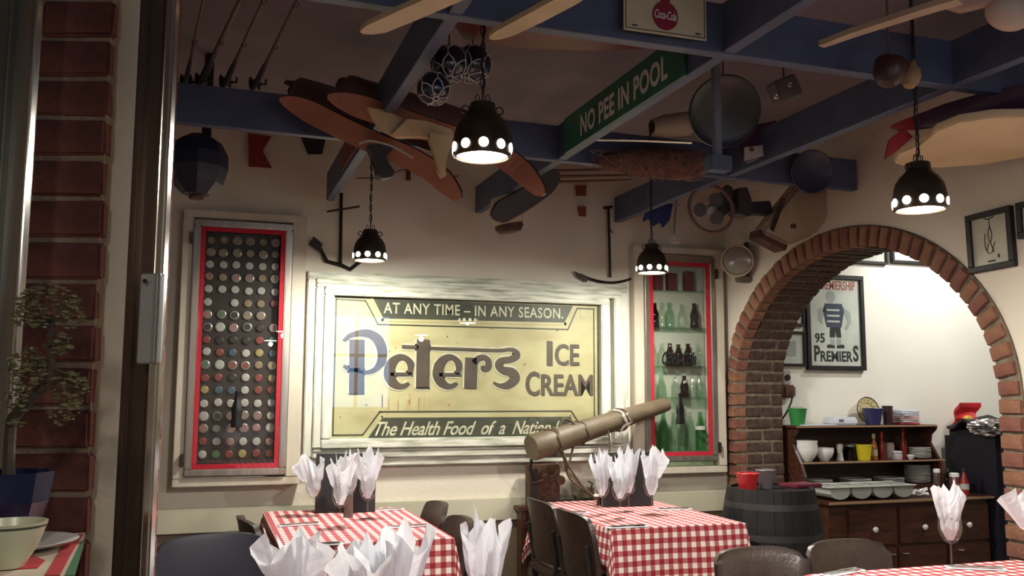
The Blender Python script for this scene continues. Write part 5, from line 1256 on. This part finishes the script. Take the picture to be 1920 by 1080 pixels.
for k in range(7):
    bm=NB(); box(bm,(X_at(1697,5.95)+.006*math.sin(k*2.1),5.95,zt_+.008+.0165*k),(.17+.01*math.sin(k*1.3),.15,.013),Matrix.Rotation(R(7*math.sin(k*1.9)),3,'Z'),.004)
    tag(link('folded_napkin',bm,[plain('nap_red',(.50,.05,.07),.8),plain('nap_pink',(.55,.36,.35),.8),M_nap][0 if k==0 else (1 if k in(2,3) else 2)]),['red folded napkin at the bottom of the pile on the top shelf',OR[6-k]+' white folded napkin in the pile on the sideboard top shelf',OR[6-k]+' pinkish folded napkin in the pile on the sideboard top shelf'][0 if k==0 else (2 if k in(2,3) else 1)],'napkin','folded napkin pile on the sideboard')
def bowl(label,x,y,z,r,h,grp):
    bm=NB(); lathe(bm,[(.001,.003),(r*.45,0),(r*.5,.006),(r*.8,h*.4),(r*.97,h*.8),(r,h),(r*.96,h),(r*.9,h*.75),(r*.7,h*.35),(.001,.012)],28,c=(x,y,z),cap=False); tag(link('ceramic_bowl',bm,M_cer,None,True),label,'bowl',grp)
zm=.9735; Ym=5.93
for k in range(3): bowl(OR[2-k]+' white ceramic bowl in the taller stack on the middle shelf',X_at(1511,Ym),Ym,zm+.03*k,.082,.095,'stacked bowls on the middle shelf')
for k in range(2): bowl(OR[1-k]+' white ceramic bowl in the lower stack on the middle shelf',X_at(1544,Ym),Ym,zm+.018*k,.070,.08,'lower stack of bowls on the middle shelf')
def simple(label,px,h,r,m,nm,cat,y=Ym,z=zm,cap=None,prof=None,lab=None):
    x=X_at(px,y); q=thing(nm,label,cat,(x,y,z)); pf=prof or [(r,0),(r*1.04,h*.1),(r*1.04,h*.85),(r*.9,h)]
    bm=NB(); lathe(bm,[(.001,0)]+pf,18,cap=True); link('container_body',bm,m,q,True)
    if cap: bm=NB(); lathe(bm,[(cap[0],cap[1]),(cap[0]*.95,cap[2]),(cap[0]*.7,cap[2]+.004)],14); link('lid',bm,cap[3],q,True)
    if lab: bm=NB(); lathe(bm,[(lab[0],lab[1]),(lab[0],lab[2])],18,cap=False); link('paper_label',bm,lab[3],q,True)
    return q
simple('white pepper grinder right of the bowls on the middle shelf',1573,.125,.026,plain('grinder_white',(.50,.49,.44),.4),'pepper_grinder','grinder',prof=[(.028,0),(.022,.03),(.02,.08),(.026,.09),(.026,.12),(.012,.126)])
simple('glass jar with dark contents left of the yellow bucket',1592,.10,.045,M_gb,'glass_jar','jar',y=5.97,cap=(.044,.10,.115,M_grey))
simple('tan jar tucked behind the yellow bucket',1600,.12,.035,plain('jar_tan',(.30,.22,.11),.5),'tan_jar','jar',y=6.01)
bucket('bright yellow square-looking bucket on the middle shelf',(X_at(1618,5.9),5.9,zm),.045,.060,.115,plain('bucket_yellow',(.62,.50,.02),.4),handle=False,grp='buckets on the sideboard')
sauce=[(.024,0),(.026,.01),(.026,.10),(.02,.125),(.011,.145),(.010,.165)]
simple('sauce bottle with pale cap and amber contents on the middle shelf',1637,.165,.026,plain('sauce_amber',(.35,.12,.03),.3),'sauce_bottle','bottle',prof=sauce,cap=(.014,.165,.195,plain('cap_cream',(.6,.55,.4),.4)),lab=(.0268,.03,.08,plain('lab_tan',(.45,.35,.2),.6)))
simple('dark red sauce bottle with red cap on the middle shelf',1652,.165,.026,plain('sauce_red',(.22,.02,.015),.3),'sauce_bottle','bottle',y=5.95,prof=sauce,cap=(.015,.165,.21,plain('cap_redb',(.4,.02,.02),.4)))
simple('pale pink labelled jar behind the small tub on the middle shelf',1666,.125,.036,plain('jar_pinkish',(.42,.34,.32),.5),'labelled_jar','jar',y=6.0)
simple('small translucent tub with lilac lid on the middle shelf',1680,.055,.036,plain('tub_clear',(.40,.34,.36),.4),'plastic_tub','tub',y=5.89,cap=(.040,.055,.062,plain('lid_lilac',(.5,.47,.52),.4)))
simple('red sauce bottle behind the plate stack on the middle shelf',1692,.165,.028,plain('sauce_red2',(.28,.03,.015),.3),'sauce_bottle','bottle',y=6.0,prof=[(a*1.1,b*1.15) for a,b in sauce],cap=(.015,.19,.235,plain('cap_redb',(.4,.02,.02),.4)))
def plate(label,x,y,z,r,grp,j=0):
    bm=NB(); lathe(bm,[(.001,.0),(r*.55,0),(r*.98,.010),(r,.013),(r*.96,.013),(r*.6,.005),(.001,.005)],28,c=(x+.002*math.sin(j*2.7),y+.002*math.cos(j*1.9),z),cap=False); tag(link('dinner_plate',bm,M_cer,None,True),label,'plate',grp)
for k in range(8): plate(OR[7-k]+' white plate in the stack at the right of the middle shelf',X_at(1722,5.93),5.93,zm+.0105*k,.085,'plates on the middle shelf',k)
zp=.7855
for px,n,r,lb in ((1531,4,.105,'white plate in the leftmost stack above the cutlery tray'),(1600,4,.12,'white plate in the second stack above the cutlery tray'),(1662,4,.115,'white plate in the third stack above the cutlery tray'),(1716,12,.10,'white plate in the tall stack at the right of the counter')):
    for k in range(n): plate(OR[n-1-k]+' '+lb,X_at(px,5.95),5.95,zp+.0115*k,r,lb.replace('white plate in the','plates in the'),k)
bm=NB(); lathe(bm,[(.001,.003),(.015,0),(.028,.02),(.032,.035),(.028,.035),(.02,.015),(.001,.008)],20,c=(X_at(1708,5.85),5.865,zm),cap=False); tag(link('sauce_cup',bm,M_cer,None,True),'tiny white dish in front of the middle shelf plates','bowl')
# cutlery tray
q=at0('grey plastic cutlery tray with four rounded bins on the sideboard counter','cutlery_tray','tray')
xa,xb=P(1548,940,Y=5.6).x,P(1706,915,Y=5.6).x
yq0,yq1,z1=5.55,5.80,.815
W=(xb-xa); nb=4
for k in range(nb):
    a_=xa+.01+W*k/nb; b_=a_+W/nb-.012; n=8; bm=NB(); rows=[]
    for yy in (yq0+.01,yq1-.01):
        row=[]
        for i in range(n+1):
            an=PI*i/n; row.append(bm.verts.new(((a_+b_)/2-(b_-a_)/2*math.cos(an),yy,z1-.085*math.sin(an)**.6)))
        rows.append(row)
    for i in range(n): bm.faces.new((rows[0][i],rows[0][i+1],rows[1][i+1],rows[1][i]))
    bm.faces.new(rows[0]); bm.faces.new(rows[1])
    for rw in []: pass
    link('tray_bin',bm,M_tray,q,False)
bm=NB()
for lo,hi in (((xa-.01,yq0-.008,z1-.004),(xb+.01,yq0+.012,z1+.008)),((xa-.01,yq1-.012,z1-.004),(xb+.01,yq1+.008,z1+.008))): lo_hi(bm,lo,hi,.003)
for k in range(nb+1): 
    xx=xa+W*k/nb; lo_hi(bm,(xx-.008,yq0,z1-.004),(xx+.008,yq1,z1+.006),.002)
link('tray_rim',bm,M_tray,q)
bm=NB(); rn=random.Random(6)
for k in range(26):
    a_=Vector((X_at(1705,5.6)+rn.uniform(-.06,.14),5.62+rn.uniform(-.05,.05),.735+rn.uniform(0,.02))); b_=a_+Vector((rn.uniform(-.08,.08),rn.uniform(-.03,.03),rn.uniform(-.01,.02)))
    bm.faces.new([bm.verts.new(v) for v in (a_,b_,b_+Vector((.01,.02,.02)),a_+Vector((-.01,.03,.015)))])
o=link('plastic_wrap',bm,plain('wrap_clear',(.55,.52,.52),.2)); tag(o,'crumpled clear plastic wrap beside the cutlery tray','wrap'); o['kind']='stuff'
# bottles on the counter right end
for px,y,h,r,m,lb,nm,capm in ((1752,5.85,.15,.03,plain('dark_jar',(.10,.06,.05),.3),'dark jar at the right of the tall plate stack','dark_jar',M_cer),(1773,5.75,.16,.03,M_gb,'dark sauce bottle in front of the draped cart','sauce_bottle',M_black),(1785,5.70,.13,.04,plain('jar_brown',(.13,.05,.04),.2),'squat glass jar with white lid in front of the draped cart','lidded_jar',M_cer),(1803,5.62,.17,.032,plain('ketchup_red',(.30,.02,.02),.3),'red sauce bottle with white label on the counter corner','ketchup_bottle',M_black)):
    pf=[(r,0),(r*1.03,h*.1),(r,h*.6),(r*.5,h*.85),(r*.4,h)] if 'jar' not in nm else [(r,0),(r*1.03,h*.1),(r*1.03,h*.85),(r*.9,h)]
    simple(lb,px,h,r,m,nm,'bottle' if 'bottle' in nm else 'jar',y=y,z=.7205,prof=pf,cap=((r*.45 if 'jar' not in nm else r*.92),h,h+.025,capm),lab=(r*1.05,h*.25,h*.5,MW) if nm=='ketchup_bottle' else None)
# draped cart
q=thing('draped_cart','tall cart draped in black cloth right of the sideboard','cart',(0,0,0))
xa,xb=5.70,6.38; bm=NB(); lo_hi(bm,(xa,5.45,.0),(xb,6.05,1.20),.05)
for v in bm.verts:
    if v.co.z<.9: v.co.x+=.05*(v.co.x>6)-.0; 
    v.co.z+=-.04*(v.co.x-xa)/(xb-xa)*(v.co.z>.9)
link('draped_body',bm,plain('black_cloth',(.008,.007,.016),.6),q)
bm=NB(); bmesh.ops.create_grid(bm,x_segments=14,y_segments=10,size=.5); rn=random.Random(3)
for v in bm.verts: 
    x,y=v.co.x,v.co.y; v.co=Vector((xa+.17+x*.42,5.72+y*.42,1.285+.015*math.sin(x*9+y*5)+.02*math.sin(y*13)-.05*(x*x+y*y)*2))
bmesh.ops.solidify(bm,geom=list(bm.faces),thickness=.02)
o=link('folded_jacket',bm,plain('jacket_black',(.010,.009,.012),.7,bump=.3),None,True); tag(o,'crumpled black jacket on top of the draped cart','jacket')
c=P(1812,812,Y=5.93); c.z=1.21; q=thing('snack_bag','open red snack bag with yellow print on the draped cart','bag',tuple(c))
bm=NB(); bmesh.ops.create_grid(bm,x_segments=8,y_segments=8,size=.5)
for v in bm.verts:
    x,y=v.co.x,v.co.y; v.co=Vector((x*.22,.04*math.cos(x*3)+.02*math.sin(y*9),.10+y*.20)); v.co.x+=.08*y
bmesh.ops.solidify(bm,geom=list(bm.faces),thickness=.03); link('bag_film',bm,plain('bag_red',(.50,.025,.03),.25),q,True)
bm=NB(); bmesh.ops.create_icosphere(bm,subdivisions=2,radius=.04,matrix=Matrix.Translation((.02,.0,.07))@Matrix.Diagonal((1.3,.8,.8,1))); link('yellow_print',bm,plain('bag_yellow',(.6,.33,.05),.4),q,True)
bm=NB(); bmesh.ops.create_icosphere(bm,subdivisions=4,radius=1); rn=random.Random(9)
for v in bm.verts: 
    k=1+.16*math.sin(v.co.x*17+v.co.y*9)+.12*math.sin(v.co.z*23+v.co.x*11)+rn.uniform(-.06,.06); v.co=Vector((v.co.x*.16*k,v.co.y*.13*k,v.co.z*.06*k))
o=link('foil_bundle',bm,mat('foil',(.72,.70,.68),.2,.85,c2=(.35,.33,.32),scale=20,bump=.4)); o.location=(P(1856,826,Y=5.55).x,5.53,1.23); tag(o,'crumpled silver foil bundle on the draped cart','foil')
# =================================================================== NEAR LEFT LEDGE
La=P(135,1003,D=1.62); zL=P(60,1040,D=1.5).z
zL=1.235
q0=P(158,1006,Z=zL); 
t=thing('window_ledge','narrow ledge with a painted red white and green cloth at the bottom left corner','ledge',(0,0,0))
bm=NB(); pts=[P(158,1004,Z=zL),P(132,1085,Z=zL),P(-120,1085,Z=zL),P(-120,1015,Z=zL)]
prism(bm,pts,(0,0,-.02)); link('ledge_board',bm,M_dwood,t)
bm=NB(); s0=P(40,1040,Z=zL); box(bm,(s0.x-.05,s0.y,(zL-.02)/2),(.12,.06,zL-.02)); link('ledge_support',bm,M_dwood,t)
def zq(x,y,dz=0): 
    v=P(x,y,Z=zL); v.z+=dz; return v
def patch(pts,m,nm,dz=.002,par=t): 
    bm=NB(); prism(bm,[zq(x,y,dz) for x,y in pts],(0,0,.001)); return link(nm,bm,m,par)
patch([(160,1002),(136,1084),(-110,1084),(-110,1016)],plain('cloth_cream',(.55,.47,.36),.8),'painted_cloth')
patch([(134,1005),(156,1006),(132,1045),(112,1084),(84,1084),(108,1045)],plain('cloth_red',(.45,.02,.03),.8),'red_stripe',.0035)
patch([(152,1022),(158,1016),(140,1084),(122,1084)],plain('cloth_green',(.03,.16,.06),.8),'green_stripe',.0035)
patch([(-60,1048),(0,1046),(60,1046),(84,1056),(70,1070),(0,1074),(-60,1076)],plain('cloth_red',(.45,.02,.03),.8),'red_motif',.0035)
def zxy(x,y): v=P(x,y,Z=zL+.01); return v
pc=zxy(30,1021); 
bm=NB(); lathe(bm,[(.001,0),(.05,0),(.088,.008),(.094,.012),(.090,.0125),(.05,.004),(.001,.004)],36,c=(pc.x,pc.y,zL+.005),cap=False); o=link('saucer_plate',bm,M_cer,None,True); tag(o,'white plate with grey rim under the blue pot at the bottom left','plate')
bm=NB(); lathe(bm,[(.085,.0078),(.089,.0095),(.086,.0105)],36,c=(pc.x,pc.y,zL+.0055),cap=False); link('grey_rim_line',bm,M_grey,o).parent=None if False else o
t=thing('bonsai_tree','small olive bonsai tree in a glossy blue pot before the red bricks','bonsai',(0,0,0))
cb=Vector((pc.x-.018,pc.y+.0,zL+.010))
bm=NB(); 
s=.068
lathe(bm,[(s*.55,0),(s*.7,.02),(s*.92,.07),(s*1.02,.118),(s*.96,.118),(s*.85,.07),(s*.6,.02),(.001,.01)],8,c=cb,cap=False); link('blue_pot',bm,plain('pot_blue',(.005,.010,.042),.2),t,False)
bm=NB(); lathe(bm,[(s*.9,.095),(.001,.100)],16,c=cb,cap=False); link('soil',bm,M_rust,t)
br=plain('bark',(.045,.032,.022),.9,bump=.5)
Db=1.60
B_=lambda x,y,dz=0:P(x,y,D=Db+dz)
bm=NB(); tube(bm,smoothpts([cb+Vector((0,0,.09)),B_(20,800),B_(32,776),B_(60,745),B_(86,722),B_(96,690),B_(92,650),B_(98,620),B_(96,590)],4),[.010]*8+[.009]*8+[.007]*8+[.005]*9,7)
link('trunk',bm,br,t,True)
bm=NB()
for pts in (((96,700),(72,680),(52,670)),((96,690),(130,705),(150,735)),((94,650),(120,640),(135,630)),((97,610),(70,600),(40,600)),((60,745),(40,735),(25,730))):
    tube(bm,[B_(*p) for p in pts],[.005,.0035,.002],5)
link('branches',bm,br,t)
rn=random.Random(12); bm=NB()
for (cx_,cy_,rx,ry,n) in ((90,565,60,32,230),(60,595,38,22,110),(130,590,28,26,80),(50,690,38,40,210),(110,645,26,22,70),(130,730,40,34,150),(120,775,30,25,60),(35,745,25,28,70),(25,795,18,14,25)):
    for k in range(n):
        a=rn.uniform(0,6.28); r=math.sqrt(rn.random()); c=P(cx_+rx*r*math.cos(a),cy_+ry*r*math.sin(a),D=Db+rn.uniform(-.03,.03))
        d=Vector((rn.uniform(-1,1),rn.uniform(-1,1),rn.uniform(-1,1))).normalized(); x,y=frame_from(d); s_=rn.uniform(.003,.0055)
        bm.faces.new([bm.verts.new(c+v) for v in (x*s_*1.6,y*s_*.6+d*s_*.4,-x*s_*1.6,-y*s_*.6)])
o=link('foliage',bm,mat('bonsai_leaf',(.15,.145,.06),.8,c2=(.07,.07,.03),scale=60),t); o['kind']='stuff'
c=P(18,975,D=1.34); bm=NB(); c.z=zL+.008
lathe(bm,[(.001,.0),(.022,0),(.040,.03),(.052,.065),(.048,.065),(.036,.03),(.001,.01)],24,c=(c.x,c.y,zL+.005),cap=False)
o=link('small_bowl',bm,plain('bowl_celadon',(.50,.52,.36),.3),None,True); tag(o,'pale green small bowl in front of the blue pot','bowl')
bm=NB(); lathe(bm,[(.0505,.058),(.0512,.061)],24,c=(c.x,c.y,zL+.005),cap=False); link('dark_band',bm,M_sgreen,o)
